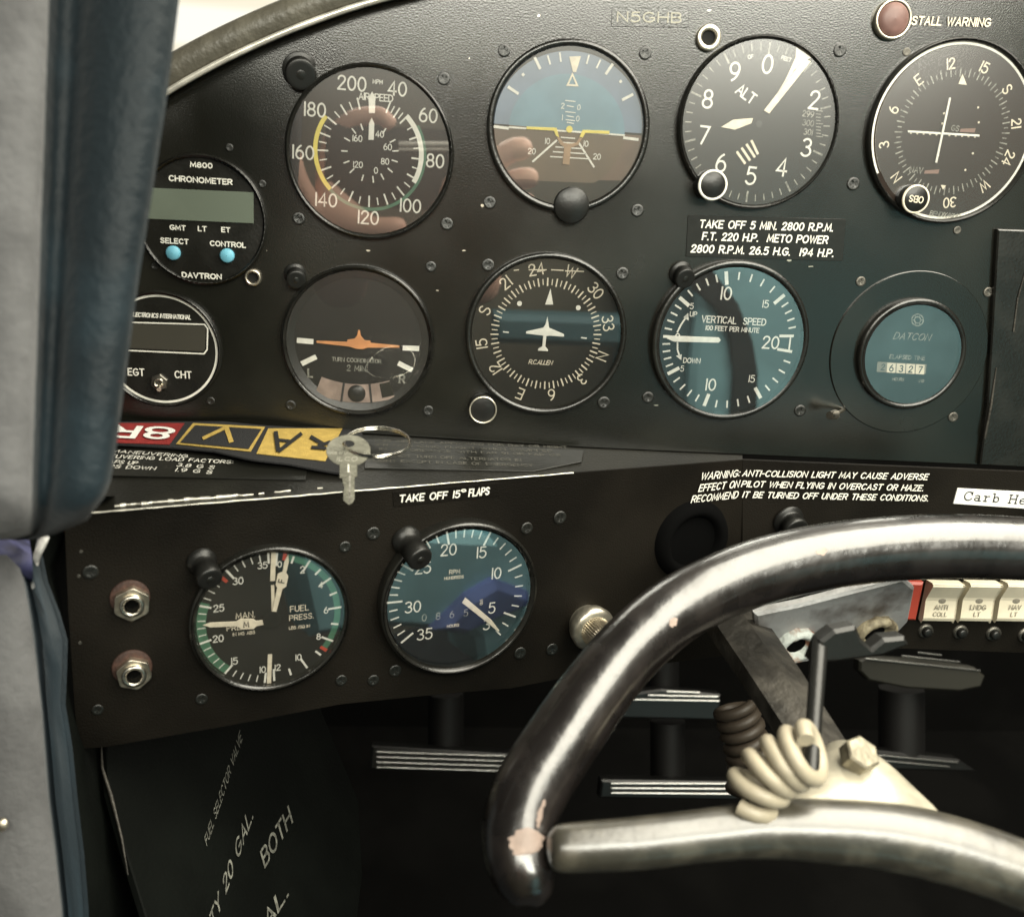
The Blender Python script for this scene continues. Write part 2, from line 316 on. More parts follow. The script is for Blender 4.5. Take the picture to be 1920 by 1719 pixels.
for u, v, r_ in ((432, 275, 3.2), (1790, 432, 5), (1100, 128, 2.2), (870, 470, 2), (1845, 620, 2.6), (1540, 300, 3), (905, 385, 4), (1598, 352, 4), (820, 545, 2), (690, 470, 1.8), (1480, 488, 2.5), (1520, 500, 2), (1868, 660, 2.2), (1230, 760, 2.2), (500, 470, 1.8), (1010, 30, 2.2), (1330, 20, 2), (1575, 462, 3.4), (880, 110, 2)):
    fr_ = pnl.matrix_world.inverted(); mb = MB(); n = 7; a_ = rc.uniform(0, 3)
    mb.poly([fr_ @ PP.hit(u+r_*rc.uniform(.5, 1.6)*math.cos(6.283*i/n)*(1+.8*math.cos(a_)), v-r_*rc.uniform(.4, 1.1)*math.sin(6.283*i/n), .00012) for i in range(n)]); mb.build('paint_chip', M['alu'], pnl)
# ------------------------------------------------------------------ lower panels and ledge
low = thing('lower_panel', 'black lower switch panel bent towards the pilot, its top edge rubbed to bare metal', 'instrument panel', QP.frame(QP.hit(600, 1100)))
qtop = [(120, 966), (600, 925), (1075, 886), (1392, 862)]
slab('left_wing', QP, [(120, 966), (1075, 886), (1392, 862), (1392, 1225), (1180, 1252), (1050, 1272), (960, 1290), (840, 1300), (640, 1320), (420, 1362), (200, 1400), (148, 1404), (140, 1330), (128, 1150)], .002, M['lower'], parent=low, bev=.00012)
slab('centre_sheet', SP, [(1392, 862), (1920, 884), (2150, 892), (2150, 1232), (1700, 1216), (1392, 1205)], .002, M['lower'], parent=low, bev=.00012)
mb = MB(); A = [PP.hit(u, v, .0) for u, v in ((120, 784), (700, 815), (1100, 840), (1392, 853))]; B = [QP.hit(u, v, -.0005) for u, v in ((100, 966), (600, 924), (1075, 885), (1392, 861))]
A[0] = A[0]; nn = len(A); mb.add(A+B, [(i, i+1, nn+i+1, nn+i) for i in range(nn-1)]); t = V((0, 0, -.0018)); mb.add([p+t for p in A+B], [(i, nn+i, nn+i+1, i+1) for i in range(nn-1)])
mb.build('ledge', M['ledge'], low, world=True)
# LEDGE plane for things lying on it
La, Lb = PP.hit(400, 800), QP.hit(400, 943)
LP = Plane(La, (PP.hit(900, 827)-PP.hit(300, 794)), Lb*-1+La)
mb = MB()
def rubbed(pl, pts, r, name, m):
    mb = MB(); mb.tube([pl.hit(u, v, .0004) for u, v in pts], [r*(.6+.8*random.random()) for _ in pts], 6); return mb.build(name, m, low, world=True)
e = []
for i in range(46):
    f_ = i/45; e.append((150+925*f_, 963.5-77*f_+random.uniform(-.5, .5)))
rubbed(QP, e, .00032, 'worn_edge', M['trim'])
e = [(215+10*i, 948.5-.85*i+random.uniform(-.8, .8)) for i in range(40)]
mb = MB()
for i in range(39):
    if random.random() < (.95 if i < 24 else .45): mb.tube([LP.hit(*e[i], .0006), LP.hit(*e[i+1], .0006)], random.uniform(.0003, .0009 if i < 24 else .0004), 5)
mb.build('chipped_paint_edge', M['trim'], low, world=True)['kind'] = 'stuff'

# ------------------------------------------------------------------ glareshield
gs = thing('glareshield', 'grey vinyl padded glareshield roll over the arched top of the panel', 'glareshield', PP.frame(PP.hit(500, 60)))
def off_path(pts, d, z): 
    out = []
    for i, (u, v) in enumerate(pts):
        a = V(pts[max(i-1, 0)]); b = V(pts[min(i+1, len(pts)-1)]); t = (b-a).normalized(); out.append(PP.hit(u+t.y*d, v-t.x*d, z))
    return out
mb = MB(); mb.tube(off_path(top, 30, .002), .0066, 20); 
mb.build('padded_roll', M['pad'], gs, world=True)
mb = MB(); mb.tube(off_path(top, 4, .0075), .0013, 8); mb.build('edge_trim', M['trim'], gs, world=True)
mb = MB(); a = off_path(top, 30, -.004); b = [p+V((0, .16, .01)) for p in a]; n = len(a); mb.add(a+b, [(i, i+1, n+i+1, n+i) for i in range(n-1)], True); mb.build('deck', M['pad'], gs, world=True)

# glowing backdrop past the glareshield: emission for the overexposed outside, bands for hangar siding
sk = MB(); sk.add([(-3.5, 2.6, -.6), (3.5, 2.6, -.6), (3.5, 2.6, 2.2), (-3.5, 2.6, 2.2)], [(0, 1, 2, 3)])
skm = mat('backdrop_glow', (0, 0, 0), 1, emit=((1.0, .985, .90), 1.25)); nt = skm.node_tree; wv = nt.nodes.new('ShaderNodeTexWave'); wv.bands_direction = 'Z'; wv.inputs['Scale'].default_value = 2.2; tc = nt.nodes.new('ShaderNodeTexCoord'); nt.links.new(tc.outputs['Object'], wv.inputs['Vector'])
rp = nt.nodes.new('ShaderNodeValToRGB'); rp.color_ramp.elements[0].color = (.80, .74, .58, 1); rp.color_ramp.elements[1].color = (.90, .87, .76, 1); rp.color_ramp.elements[1].position = .35; nt.links.new(wv.outputs['Fac'], rp.inputs['Fac']); nt.links.new(rp.outputs['Color'], nt.nodes['Principled BSDF'].inputs['Emission Color'])
sk.build('sky', skm, kind='structure')

# ------------------------------------------------------------------ dials
class Dial:
    def __init__(s, name, label, cu, cv, pl=PP, h=.0016, cat='gauge', group='round instruments on the panel', rot=0):
        s.pl = pl; s.h = h; s.P = pl.hit(cu, cv, h); fr = pl.frame(s.P)
        if rot: fr = fr @ Matrix.Rotation(-R(rot), 4, 'Z')
        s.Mi = fr.inverted(); s.M = fr
        a = s.Mi @ pl.hit(cu-20, cv, h); b = s.Mi @ pl.hit(cu+20, cv, h); s.k = (b-a).length/40     # metres per pixel here
        s.root = thing(name, label, cat, fr, group)
        s.lay = {}
    def L(s, u, v): 
        p = s.Mi @ s.pl.hit(u, v, s.h); return (p.x, p.y)
    def ang(s, u, v): x, y = s.L(u, v); return math.degrees(math.atan2(x, y)) % 360
    def m(s, part, matn):
        if part not in s.lay: s.lay[part] = (MB(), matn, len(s.lay))
        return s.lay[part][0]
    def zz(s, part): return .0002+.00006*s.lay[part][2]
    def ticks(s, part, matn, angs, ra, rb, wd):
        mb = s.m(part, matn); k = s.k
        for a in angs: mb.tick(a, ra*k, rb*k, wd*k, s.zz(part))
    def arc(s, part, matn, ra, rb, a, b): s.m(part, matn).arc(ra*s.k, rb*s.k, a, b, s.zz(part))
    def txt(s, part, matn, t, u, v, h, radial=False, **kw):
        mb = s.m(part, matn); x, y = s.L(u, v)
        if radial: kw['rot'] = kw.get('rot', 0)+math.degrees(math.atan2(x, y))
        text(mb, t, x, y, h*s.k, z=s.zz(part), **kw)
    def line(s, part, matn, pix, wd, closed=False): s.m(part, matn).stroke([s.L(*p) for p in pix], wd*s.k, s.zz(part), closed)
    def poly(s, part, matn, pix):
        pts = [s.L(*p) for p in pix]
        if sum(pts[i][0]*pts[(i+1) % len(pts)][1]-pts[(i+1) % len(pts)][0]*pts[i][1] for i in range(len(pts))) < 0: pts = pts[::-1]
        s.m(part, matn).poly(pts, s.zz(part))
    def solid(s, part, matn, pix, z0, z1):
        pts = [s.L(*p) for p in pix]
        if sum(pts[i][0]*pts[(i+1) % len(pts)][1]-pts[(i+1) % len(pts)][0]*pts[i][1] for i in range(len(pts))) < 0: pts = pts[::-1]
        mb = MB(); mb.prism(pts, z0, z1, .00012); mb.build(part, M[matn], s.root)
    def disc(s, part, matn, r, z=0, c=(0, 0)):
        mb = MB(); mb.disc(r*s.k, z, c); return mb.build(part, M[matn], s.root)
    def bezel(s, ri, ro, hgt=.0028, m='bezel', name='bezel', inner=.0006):
        k = s.k; mb = MB(); h0 = -s.h
        mb.lathe([(ro*k, h0), (ro*k, hgt-.0008), (ro*k-.0005, hgt-.0002), (ro*k-.0012, hgt), (ri*k+.0012, hgt), (ri*k+.0004, hgt-.0003), (ri*k, hgt-.001), (ri*k-.0004, 0)], 72)
        return mb.build(name, M[m], s.root)
    def glass(s, r, z=.0019, m='glass', tilt=None):
        mb = MB(); mb.lathe([(r*s.k, -.0006), (r*s.k, 0)], 64, smooth=False); mb.disc(r*s.k, 0, n=64); o = mb.build('glass', M[m], s.root)
        T = Matrix.Translation((0, 0, z))
        if tilt: T = T @ Matrix.Rotation(R(tilt[0]), 4, 'X') @ Matrix.Rotation(R(tilt[1]), 4, 'Y')     # tilt set to steer what the glass mirrors
        o.matrix_local = T; W = s.M @ T; return Plane(W.translation, W.col[0].xyz, W.col[1].xyz)
    def flush(s):
        for part, (mb, mn, i) in s.lay.items(): mb.build(part, M[mn], s.root)
        s.lay = {}
    def screw(s, u, v, r=13, m='screwb'): add_screw(s.root, s.pl, u, v, r, m)
SCR = {}
def screw_mesh(m):
    if m in SCR: return SCR[m]
    mb = MB(); mb.lathe([(1, 0), (1, .25), (.92, .42), (.75, .5), (.62, .5), (.55, .22), (0.001, .22)], 20)
    for q in range(4):
        a = q*math.pi/2+.785; c, s_ = math.cos(a), math.sin(a)
        w_ = [(.16, .16), (.55, .16), (.45, .45), (.16, .55)]
        mb.prism([(x*c-y*s_, x*s_+y*c) for x, y in w_], .2, .52)
    o = mb.build('screw', M[m]); SCR[m] = o.data; bpy.data.objects.remove(o); return SCR[m]
def add_screw(parent, pl, u, v, r, m='screwb', name='screw'):
    P = pl.hit(u, v, .0002); k = (pl.hit(u+10, v)-pl.hit(u-10, v)).length/20
    o = bpy.data.objects.new(name, screw_mesh(m)); COL.objects.link(o); o.parent = parent
    o.matrix_parent_inverse = parent.matrix_world.inverted()
    sc = r*k; o.matrix_world = pl.frame(P) @ Matrix.Rotation(random.uniform(0, 1.5), 4, 'Z') @ Matrix.Diagonal((sc*.9, sc*.9, sc*.32, 1)); return o

def ramp(tab, vals):
    out = []
    for x in vals:
        for (a, b), (c, d_) in zip(tab, tab[1:]):
            if a <= x <= c: out.append(b+(d_-b)*(x-a)/(c-a)); break
    return out

# --- airspeed
d = Dial('airspeed_indicator', 'airspeed dial with white, green and yellow arcs and numerals 40 to 200', 694, 287)
d.disc('face', 'browns', 150); d.bezel(150, 158, .0024)
tab = [(40, 21), (60, 44), (80, 93), (100, 138), (120, 182-2), (140, 226), (160, 269), (180, 306), (200, 345)]
vals = list(range(40, 201, 5)); tt = ramp(tab, vals)
d.ticks('tick_marks', 'white', [a for a, x in zip(tt, vals) if x % 10 == 0], 78, 99, 3); d.ticks('tick_marks', 'white', [a for a, x in zip(tt, vals) if x % 10], 82, 96, 2.2)
d.arc('green_arc', 'green', 100, 106, 58, 226); d.arc('white_arc', 'white', 92, 101, 43, 120); d.arc('yellow_arc', 'yellow', 98, 106, 226, 306)
for t, u, v in (('40', 745, 167), ('60', 803, 217), ('80', 816, 302), ('100', 769, 386), ('120', 690, 408), ('140', 611, 375), ('160', 568, 286), ('180', 590, 206), ('200', 660, 157)):
    d.txt('numerals', 'white', t, u, v, 26, wt=.12, gap=1.3, rot=-2+3)
d.txt('numerals', 'white', 'MPH', 708, 154, 8, wt=.18); d.txt('numerals', 'white', 'AIRSPEED', 705, 183, 13, wt=.14, gap=1)
d.ticks('tick_marks', 'white', [32, 60, 82, 104, 127, 150, 172, 196, 224, 246, 270, 296, 320, 340], 42, 54, 2.4)
for t, u, v in (('40', 712, 252), ('60', 727, 276), ('80', 722, 303), ('0', 705, 320), ('120', 671, 309), ('160', 670, 260)): d.txt('numerals', 'white', t, u, v, 12, wt=.13, gap=1.2)
d.flush()
d.solid('needle', 'white', [(692, 213), (691, 185), (698, 172), (704, 185), (703, 213)], .0007, .0011)
d.solid('inner_needle', 'white', [(691, 263), (692, 232), (697, 221), (702, 232), (701, 263)], .0007, .0011)
d.glass(149, m='glassd'); 
for u, v in ((832, 148), (560, 410), (838, 420)): d.screw(u, v)

# --- attitude indicator
d = Dial('attitude_indicator', 'artificial horizon dial, blue sky over brown ground with yellow miniature wings', 1066, 240, cat='gauge')
d.disc('face', 'face', 140); d.bezel(140, 152, .0022)
rim = []
def circ(cu, cv, r, a0, a1, n=40):
    return [(cu+r*math.sin(R(a0+(a1-a0)*i/n)), cv-r*math.cos(R(a0+(a1-a0)*i/n))) for i in range(n+1)]
up_ = [p for p in circ(1066, 236, 140, -88.5, 96)]
d.poly('sky_ring', 'skyd', up_)
lowp = circ(1066, 240, 140, 96, 135, 10)+circ(1066, 240, 140, 222, 271, 12); lowp = [(u, min(v, 343 if u > 1000 else 336)) for u, v in lowp]
d.poly('ground_ring', 'earthr', lowp)
hz = [(954, 236), (1170, 254)]
d.poly('sky_disc', 'sky', circ(1062, 248, 109, -83, 93, 36))
d.poly('ground_disc', 'earth', circ(1062, 248, 108.5, 93, 277, 36))
d.poly('ground_mask', 'face', circ(1066, 240, 139.5, 139, 225.5, 20))
for a in (-30, -20, -10, 14, 24, 34):
    aa = a+2; d.ticks('roll_marks', 'white', [aa-4], 114, 130 if abs(a) < 28 else 136, 3 if abs(a) < 28 else 5)
d.ticks('roll_marks', 'white', [-62, 60], 110, 133, 5); d.ticks('roll_marks', 'white', [-47, 46], 122, 127, 5)
d.line('roll_marks', 'white', [(928, 238), (952, 241)], 5); d.line('roll_marks', 'white', [(1170, 259), (1195, 262)], 5)
d.poly('roll_pointer', 'cream', [(1067, 107), (1089, 106), (1080, 136), (1074, 136)]); d.line('roll_pointer', 'cream', [(1073, 140), (1064, 160), (1082, 161)], 3.5, True)
d.line('pitch_lines', 'white', [(955, 239), (1170, 254)], 3)
for v, hw in ((190, 9), (200, 6), (211, 9), (219, 6), (226, 8), (231, 6)): d.line('pitch_lines', 'white', [(1069-hw, v-1), (1069+hw, v+1)], 1.6)
d.txt('pitch_lines', 'white', '2', 1055, 199, 10, wt=.12); d.txt('pitch_lines', 'white', '0', 1085, 202, 10, wt=.12); d.txt('pitch_lines', 'white', '1', 1054, 221, 10, wt=.12); d.txt('pitch_lines', 'white', '0', 1083, 223, 10, wt=.12)
d.line('pitch_lines', 'cream', [(1043, 264), (999, 303)], 3.5); d.line('pitch_lines', 'cream', [(1086, 270), (1113, 313)], 3.5)
for i in range(5): d.line('pitch_lines', 'white', [(1052-5*i, 258+9*i), (1077+7*i, 260+9.6*i)], 2)
for t, u, v in (('10', 1026, 265), ('20', 997, 284), ('10', 1098, 270), ('20', 1119, 294)): d.txt('pitch_lines', 'cream', t, u, v, 11, wt=.13, gap=1.2)
d.flush()
d.solid('miniature_wing', 'yellow', [(987, 238), (1043, 240), (1048, 258), (1042, 256), (1038, 246), (987, 243)], .0006, .001)
d.solid('miniature_wing', 'yellow', [(1092, 244), (1142, 246), (1142, 252), (1097, 250), (1092, 259), (1086, 257)], .0006, .001)
d.solid('miniature_stem', 'tan', [(1043, 258), (1048, 258), (1056, 268), (1068, 270), (1080, 268), (1086, 258), (1091, 260), (1083, 273), (1070, 278), (1067, 310), (1054, 308), (1057, 277), (1049, 271)], .0005, .0009)
o = d.disc('centre_dot', 'yellow', 6, .00105, d.L(1067, 243))
d.glass(139, m='glassd')
mb = MB(); c = d.L(1070, 385); mb.lathe([(34*d.k, -.001), (34*d.k, .0022), (31*d.k, .0028), (.0001, .0029)], 40, c); mb.build('caging_knob', M['knob'], d.root)
for u, v in ((945, 95), (1210, 100), (918, 380), (1195, 395)): d.screw(u, v)

# --- altimeter
d = Dial('altimeter', 'altimeter dial lettered ALT with numerals 0 to 9 and a triangular tipped pointer', 1421, 233)
d.disc('face', 'face', 143); d.bezel(143, 150, .0024)
a0 = d.ang(1443, 88); 
angs = [a0+7.2*i for i in range(50)]
skip = lambda a: False
d.ticks('tick_marks', 'dim', [a for i, a in enumerate(angs) if i % 5 and i not in (3, 4)], 124, 136, 2); d.ticks('tick_marks', 'cream', [a for i, a in enumerate(angs) if i % 5 == 0], 118, 138, 3.4)
for t, u, v in (('0', 1439, 121), ('2', 1527, 188), ('3', 1512, 277), ('4', 1466, 314), ('5', 1408, 330), ('6', 1352, 306), ('7', 1320, 254), ('8', 1327, 186), ('9', 1377, 135)):
    d.txt('numerals', 'white', t, u, v, 33, wt=.11, rot=2)
d.txt('numerals', 'cream', 'ALT', 1399, 177, 20, rot=29, wt=.15, gap=1)
d.txt('numerals', 'dim', 'FEET', 1474, 111, 7, rot=10, wt=.15); d.txt('numerals', 'dim', 'OF', 1407, 107, 7, rot=-12, wt=.15)
for t, v in (('299', 214), ('300', 231), ('301', 248)): d.txt('pressure_scale', 'dim', t, 1515, v, 11, rot=3, wt=.13, gap=1.2)
for i in range(9): d.line('pressure_scale', 'dim', [(1530, 208+6*i), (1538+(4 if i % 4 == 0 else 0), 209+6*i)], 1.4)
for i in range(4): d.line('warning_stripes', 'cream', [(1382+9*i, 286-7*i), (1396+9*i+(0 if i < 3 else -3), 306-6*i)], 4.5)
d.flush()
d.solid('long_pointer', 'cream', [(1430, 208), (1440, 214), (1518, 116), (1506, 112), (1500, 118)], .0013, .0016)
d.solid('thin_pointer', 'cream', [(1491, 90), (1519, 109), (1505, 118), (1488, 132), (1474, 160), (1452, 190), (1440, 206), (1436, 204), (1452, 182), (1470, 152), (1484, 122), (1490, 108)], .0008, .0011)
d.solid('short_pointer', 'cream', [(1351, 239), (1374, 225), (1411, 222), (1408, 232), (1377, 244)], .0005, .0008)
o = d.disc('hub', 'knob', 6, .0018); d.glass(142, m='glassf', tilt=(-1.0, 0))
mb = MB(); c = d.L(1328, 347); k = d.k
mb.lathe([(27*k, -.001), (27*k, .0065), (24*k, .0072), (.0001, .0072)], 40, c); mb.build('setting_knob', M['knob'], d.root)
mb = MB(); mb.lathe([(27.3*k, .0066), (26.8*k, .0074), (23.5*k, .0075), (23*k, .0073)], 40, c); mb.build('setting_knob_rim', M['white'], d.root)
for u, v in ((1575, 95), (1600, 345)): d.screw(u, v)
# bare washer ring near altimeter and another by the chronometer
def washer(u, v, ro, ri, label, m='alu', pl=PP):
    k = (pl.hit(u+10, v)-pl.hit(u-10, v)).length/20; r = thing('knurled_nut_ring', label, 'nut', pl.frame(pl.hit(u, v, 0)), 'round nuts holding sockets in the panel')
    mb = MB(); mb.lathe([(ro*k, 0), (ro*k, .0016), (ro*k*.93, .0022), (ri*k*1.1, .0022), (ri*k, .0015), (ri*k, 0)], 36); mb.build('nut', M[m], r)
    mb = MB(); mb.disc(ri*k, .0004, n=30); mb.build('socket_hole', M['hole'] if m == 'brassx' else M['face'], r); return r
washer(1327, 72, 23, 13, 'pale round nut at the upper left of the altimeter')
washer(475, 520, 16, 10, 'small brass round nut at the lower right of the chronometer', 'brass')

# --- course deviation indicator
d = Dial('course_deviation_indicator', 'navigation course dial with crossed white needles inside a white ring', 1785, 249)
d.disc('face', 'browns', 152); d.bezel(151, 158, .0022)
r_ = 150; d.arc('white_ring', 'white', r_-4.4, r_, -122, 207-0)
cd_ = [('12', 1782, 120), ('15', 1845, 127), ('S', 1888, 168), ('21', 1905, 232), ('24', 1890, 297), ('W', 1845, 349), ('30', 1780, 380), ('N', 1680, 333), ('3', 1657, 272), ('6', 1675, 206), ('E', 1722, 150)]
for t, u, v in cd_: d.txt('compass_card', 'cream', t, u, v, 19, radial=True, wt=.13, gap=1.2)
a0 = d.ang(1782, 120)
d.ticks('card_ticks', 'dim', [a0+5*i for i in range(72) if i % 2], 96, 104, 1.8); d.ticks('card_ticks', 'cream', [a0+10*i for i in range(36)], 93, 108, 2.2)
d.poly('course_triangle', 'cream', [(1804, 139), (1796, 158), (1812, 160)]); d.poly('course_triangle_lower', 'cream', [(1763, 347), (1773, 348), (1767, 356)])
for i in range(-5, 6):
    if i: d.m('deviation_dots', 'cream').disc(2.2*d.k, d.zz('deviation_dots'), d.L(1767+i*12, 253+i*.7), 10)
for u, v in ((1766, 232), (1769, 213), (1761, 273), (1758, 292), (1833, 202), (1834, 230), (1823, 288), (1809, 319)): d.m('deviation_dots', 'cream').disc(2*d.k, d.zz('deviation_dots'), d.L(u, v), 10)
d.txt('lettering', 'dim', 'GS', 1790, 241, 10, wt=.14, rot=3); d.txt('lettering', 'dim', 'NAV', 1717, 319, 11, wt=.14, rot=3); d.txt('lettering', 'dim', 'BENDIX/KING', 1771, 403, 9, wt=.15, gap=1.1, rot=3, slant=.15)
d.poly('warning_flag', 'flag', [(1800, 242), (1828, 241), (1826, 249), (1798, 248)]); d.poly('warning_flag_lower', 'flag', [(1733, 320), (1760, 318), (1758, 326), (1731, 326)])
d.flush()
d.solid('vertical_needle', 'white', [(1777, 184), (1781, 184), (1755, 306), (1751, 305)], .0009, .0012)
d.solid('horizontal_needle', 'white', [(1701, 245), (1835, 253), (1835, 257), (1701, 249)], .0005, .0008)
d.glass(145, m='glassf', tilt=(-1.0, 0))
mb = MB(); c = d.L(1703, 373); k = d.k
mb.lathe([(25*k, -.001), (25*k, .0065), (22*k, .0072), (.0001, .0072)], 40, c); mb.build('selector_knob', M['knob'], d.root)
mb = MB(); mb.lathe([(25.3*k, .0066), (25*k, .0073), (22.5*k, .0074), (22*k, .0073)], 40, c); text(mb, 'OBS', c[0], c[1], 12*k, rot=180+4, wt=.15, z=.0074); mb.build('selector_knob_rim', M['cream'], d.root)
for u, v in ((1700, 98), (1795, 432)): d.screw(u, v, 8, 'screw')

# --- chronometer
d = Dial('chronometer', 'digital chronometer with blank grey display and two blue buttons', 379, 413, cat='clock')
d.disc('face', 'bezel', 117, .0004); d.bezel(117, 121, .0016)
d.txt('lettering', 'white', 'M800', 378, 310, 10, wt=.22, asp=1.5); d.txt('lettering', 'white', 'CHRONOMETER', 377, 338, 11, wt=.2, asp=1.3)
for t, u, v in (('GMT', 334, 427), ('LT', 380, 429), ('ET', 424, 431)): d.txt('lettering', 'white', t, u, v, 10, wt=.2, asp=1.3)
d.txt('lettering', 'white', 'SELECT', 328, 452, 10.5, wt=.2, asp=1.25); d.txt('lettering', 'white', 'CONTROL', 428, 458, 10.5, wt=.2, asp=1.25); d.txt('lettering', 'white', 'DAVTRON', 379, 517, 11, wt=.22, asp=1.35)
for q in d.lay.values(): q[0].v = [(x, y, z+.0005) for x, y, z in q[0].v]
d.flush()
d.solid('display', 'lcd', [(272, 352), (476, 361), (476, 419), (268, 410)], .0003, .0009)
for u, v in ((326, 474), (427, 479)):
    mb = MB(); c = d.L(u, v); mb.lathe([(13.5*d.k, .0004), (13.5*d.k, .002), (11*d.k, .0025), (.0001, .0027)], 30, c); mb.build('button', M['bluebtn'], d.root)
for u, v in ((290, 499), (492, 345), (430, 277)): d.screw(u, v, 8)

# --- engine temperature gauge
d = Dial('engine_temperature_gauge', 'digital exhaust and cylinder temperature gauge with white ring and toggle switch', 304, 655)
d.disc('face', 'bezel', 106, .0003); d.bezel(107, 112, .0018)
d.arc('white_ring', 'white', 101, 105.5, 0, 359.9)
fr = [(205, 603), (384, 608), (390, 616), (389, 655), (383, 663), (205, 655)]; d.line('display_frame', 'white', fr, 2.6, True)
d.txt('lettering', 'white', 'ELECTRONICS INTERNATIONAL', 303, 592, 9, wt=.2, gap=1.1, asp=.82, rot=0, slant=.15); d.txt('lettering', 'white', 'EGT', 256, 697, 15, wt=.16, asp=.95); d.txt('lettering', 'white', 'CHT', 344, 702, 15, wt=.16, asp=.95)
for q in d.lay.values(): q[0].v = [(x, y, z+.0004) for x, y, z in q[0].v]
d.flush()
d.solid('display', 'lcdb', [(207, 607), (382, 611), (386, 617), (385, 654), (381, 659), (207, 651)], .0002, .0006)
mb = MB(); c = d.L(300, 716); k = d.k
mb.prism([(c[0]+17*k*math.cos(R(60*i+20)), c[1]+17*k*math.sin(R(60*i+20))) for i in range(6)], 0, .002, .0003); mb.build('toggle_nut', M['screw'], d.root)
mb = MB(); mb.lathe([(10*k, .002), (10*k, .003), (6*k, .003), (6*k, .0015), (.0001, .0015)], 24, c); mb.tube([(c[0], c[1], .001), (c[0]+5*k, c[1]-9*k, .0065)], [3*k, 4.4*k], 12); mb.build('toggle_lever', M['steel'], d.root)
for u, v in ((395, 752),): d.screw(u, v, 9)

# --- turn coordinator
d = Dial('turn_coordinator', 'turn coordinator dial with orange miniature aeroplane and slip ball window', 672, 640)
d.disc('face', 'face', 132); d.bezel(134, 143, .0034)
mb = MB(); k = d.k; mb.lathe([(133*k, .0016), (119*k, .0002)], 64); mb.build('inner_cone', M['knob'], d.root)
mk = lambda a, b, w_: d.line('turn_marks', 'white', [a, b], w_)
mk((561, 638), (584, 640), 10); mk((759, 652), (782, 653), 10); mk((569, 680), (590, 670), 9.5); mk((750, 682), (770, 692), 9.5)
d.txt('lettering', 'dim', 'TURN COORDINATOR', 669, 675, 8.5, wt=.17, gap=1.2); d.txt('lettering', 'cream', '2 MIN.', 670, 690, 12, wt=.16); d.txt('lettering', 'white', 'L', 582, 699, 18, wt=.2); d.txt('lettering', 'white', 'R', 754, 710, 18, wt=.2)
xc, yc_ = d.L(668, 737); cc_ = (xc, yc_+210*d.k); d.m('slip_tube', 'worn').arc(192*d.k, 228*d.k, 161, 200, d.zz('slip_tube'), cc_)
d.m('slip_tube_end', 'panel').arc(194*d.k, 222*d.k, 161, 167, d.zz('slip_tube_end')+.0001, cc_)
for a_ in (172.5, 187): d.m('slip_lines', 'ink').tick(a_, 191*d.k, 229*d.k, 4*d.k, d.zz('slip_lines')+.0001, cc_)
d.poly('slip_tube_end', 'cream', [(643, 770), (663, 774), (661, 779), (641, 775)])
for part in d.lay: d.lay[part][0].v = [(x, y, z+.0005) for x, y, z in d.lay[part][0].v]
d.flush()
d.solid('miniature_aeroplane', 'orange', [(594, 638), (651, 640), (652, 636), (665, 634), (670, 628), (672, 618), (675, 618), (677, 629), (684, 637), (695, 638), (695, 642), (749, 647), (749, 651), (690, 651), (680, 654), (668, 653), (655, 649), (594, 642)], .0012, .0016)
mb = MB(); c = d.L(669, 737); mb.lathe([(17*k, .0009), (15*k, .0016), (9*k, .0021), (.0001, .0023)], 24, c); mb.build('slip_ball', M['knob'], d.root)
d.glass(133, .0026, m='glassf')
for u, v in ((808, 500), (545, 760), (803, 770)): d.screw(u, v, 11)

# --- directional gyro
d = Dial('heading_indicator', 'gyro compass dial with white aeroplane silhouette and rotating card', 1024, 627)
d.disc('face', 'face', 140); d.bezel(140, 150, .003)
hd = [('24', 1006, 505), ('W', 1071, 510), ('30', 1117, 545), ('33', 1140, 606), ('N', 1129, 668), ('3', 1091, 711), ('6', 1034, 740), ('E', 975, 738), ('12', 929, 691), ('15', 903, 645), ('S', 909, 582), ('21', 948, 530)]
for t, u, v in hd: d.txt('compass_card', 'cream', t, u, v, 22, radial=True, wt=.11, gap=1.2)
a0 = d.ang(1006, 505)
d.ticks('card_ticks', 'cream', [a0+5*i for i in range(72) if i % 2 == 0], 89, 104, 2.6); d.ticks('card_ticks', 'cream', [a0+5*i for i in range(72) if i % 2], 91, 102, 1.8)
d.line('index_lines', 'cream', [(964, 507), (972, 506)], 2); d.line('index_lines', 'cream', [(992, 506), (1024, 506)], 2); d.line('index_lines', 'cream', [(1034, 506), (1056, 507)], 2); d.line('index_lines', 'cream', [(1060, 508), (1094, 509)], 2)
d.poly('lubber_pointer', 'white', [(1032, 541), (1022, 571), (1037, 571)])
for u, v in ((974, 569), (1084, 577)): d.m('lubber_pointer', 'white').disc(4.6*d.k, d.zz('lubber_pointer'), d.L(u, v), 20)
d.line('lubber_pointer', 'white', [(944, 622), (953, 623)], 2.4); d.line('lubber_pointer', 'white', [(1090, 633), (1099, 634)], 2.4)
d.flush()
d.solid('aeroplane_silhouette', 'white', [(1026, 593), (1029, 614), (1057, 626), (1057, 631), (1029, 629), (1024, 630), (1022, 649), (1027, 655), (1027, 658), (1008, 657), (1009, 653), (1016, 649), (1018, 629), (986, 625), (986, 621), (1018, 614), (1022, 608)], .0008, .0011)
mb = MB(); text(mb, 'R.C.ALLEN', *d.L(1014, 679), 9*d.k, wt=.15, z=.0004, slant=.25, gap=1); mb.build('maker_name', M['cream'], d.root)
d.glass(139, .0022)
mb = MB(); c = d.L(904, 762); k = d.k
mb.lathe([(26*k, -.001), (26*k, .0065), (23*k, .0068), (.0001, .0068)], 40, c); mb.build('setting_knob', M['knob'], d.root)
mb = MB(); mb.lathe([(26.3*k, .0066), (26*k, .0075), (23.5*k, .0076), (23*k, .0067)], 40, c); mb.build('setting_knob_rim', M['alu'], d.root)
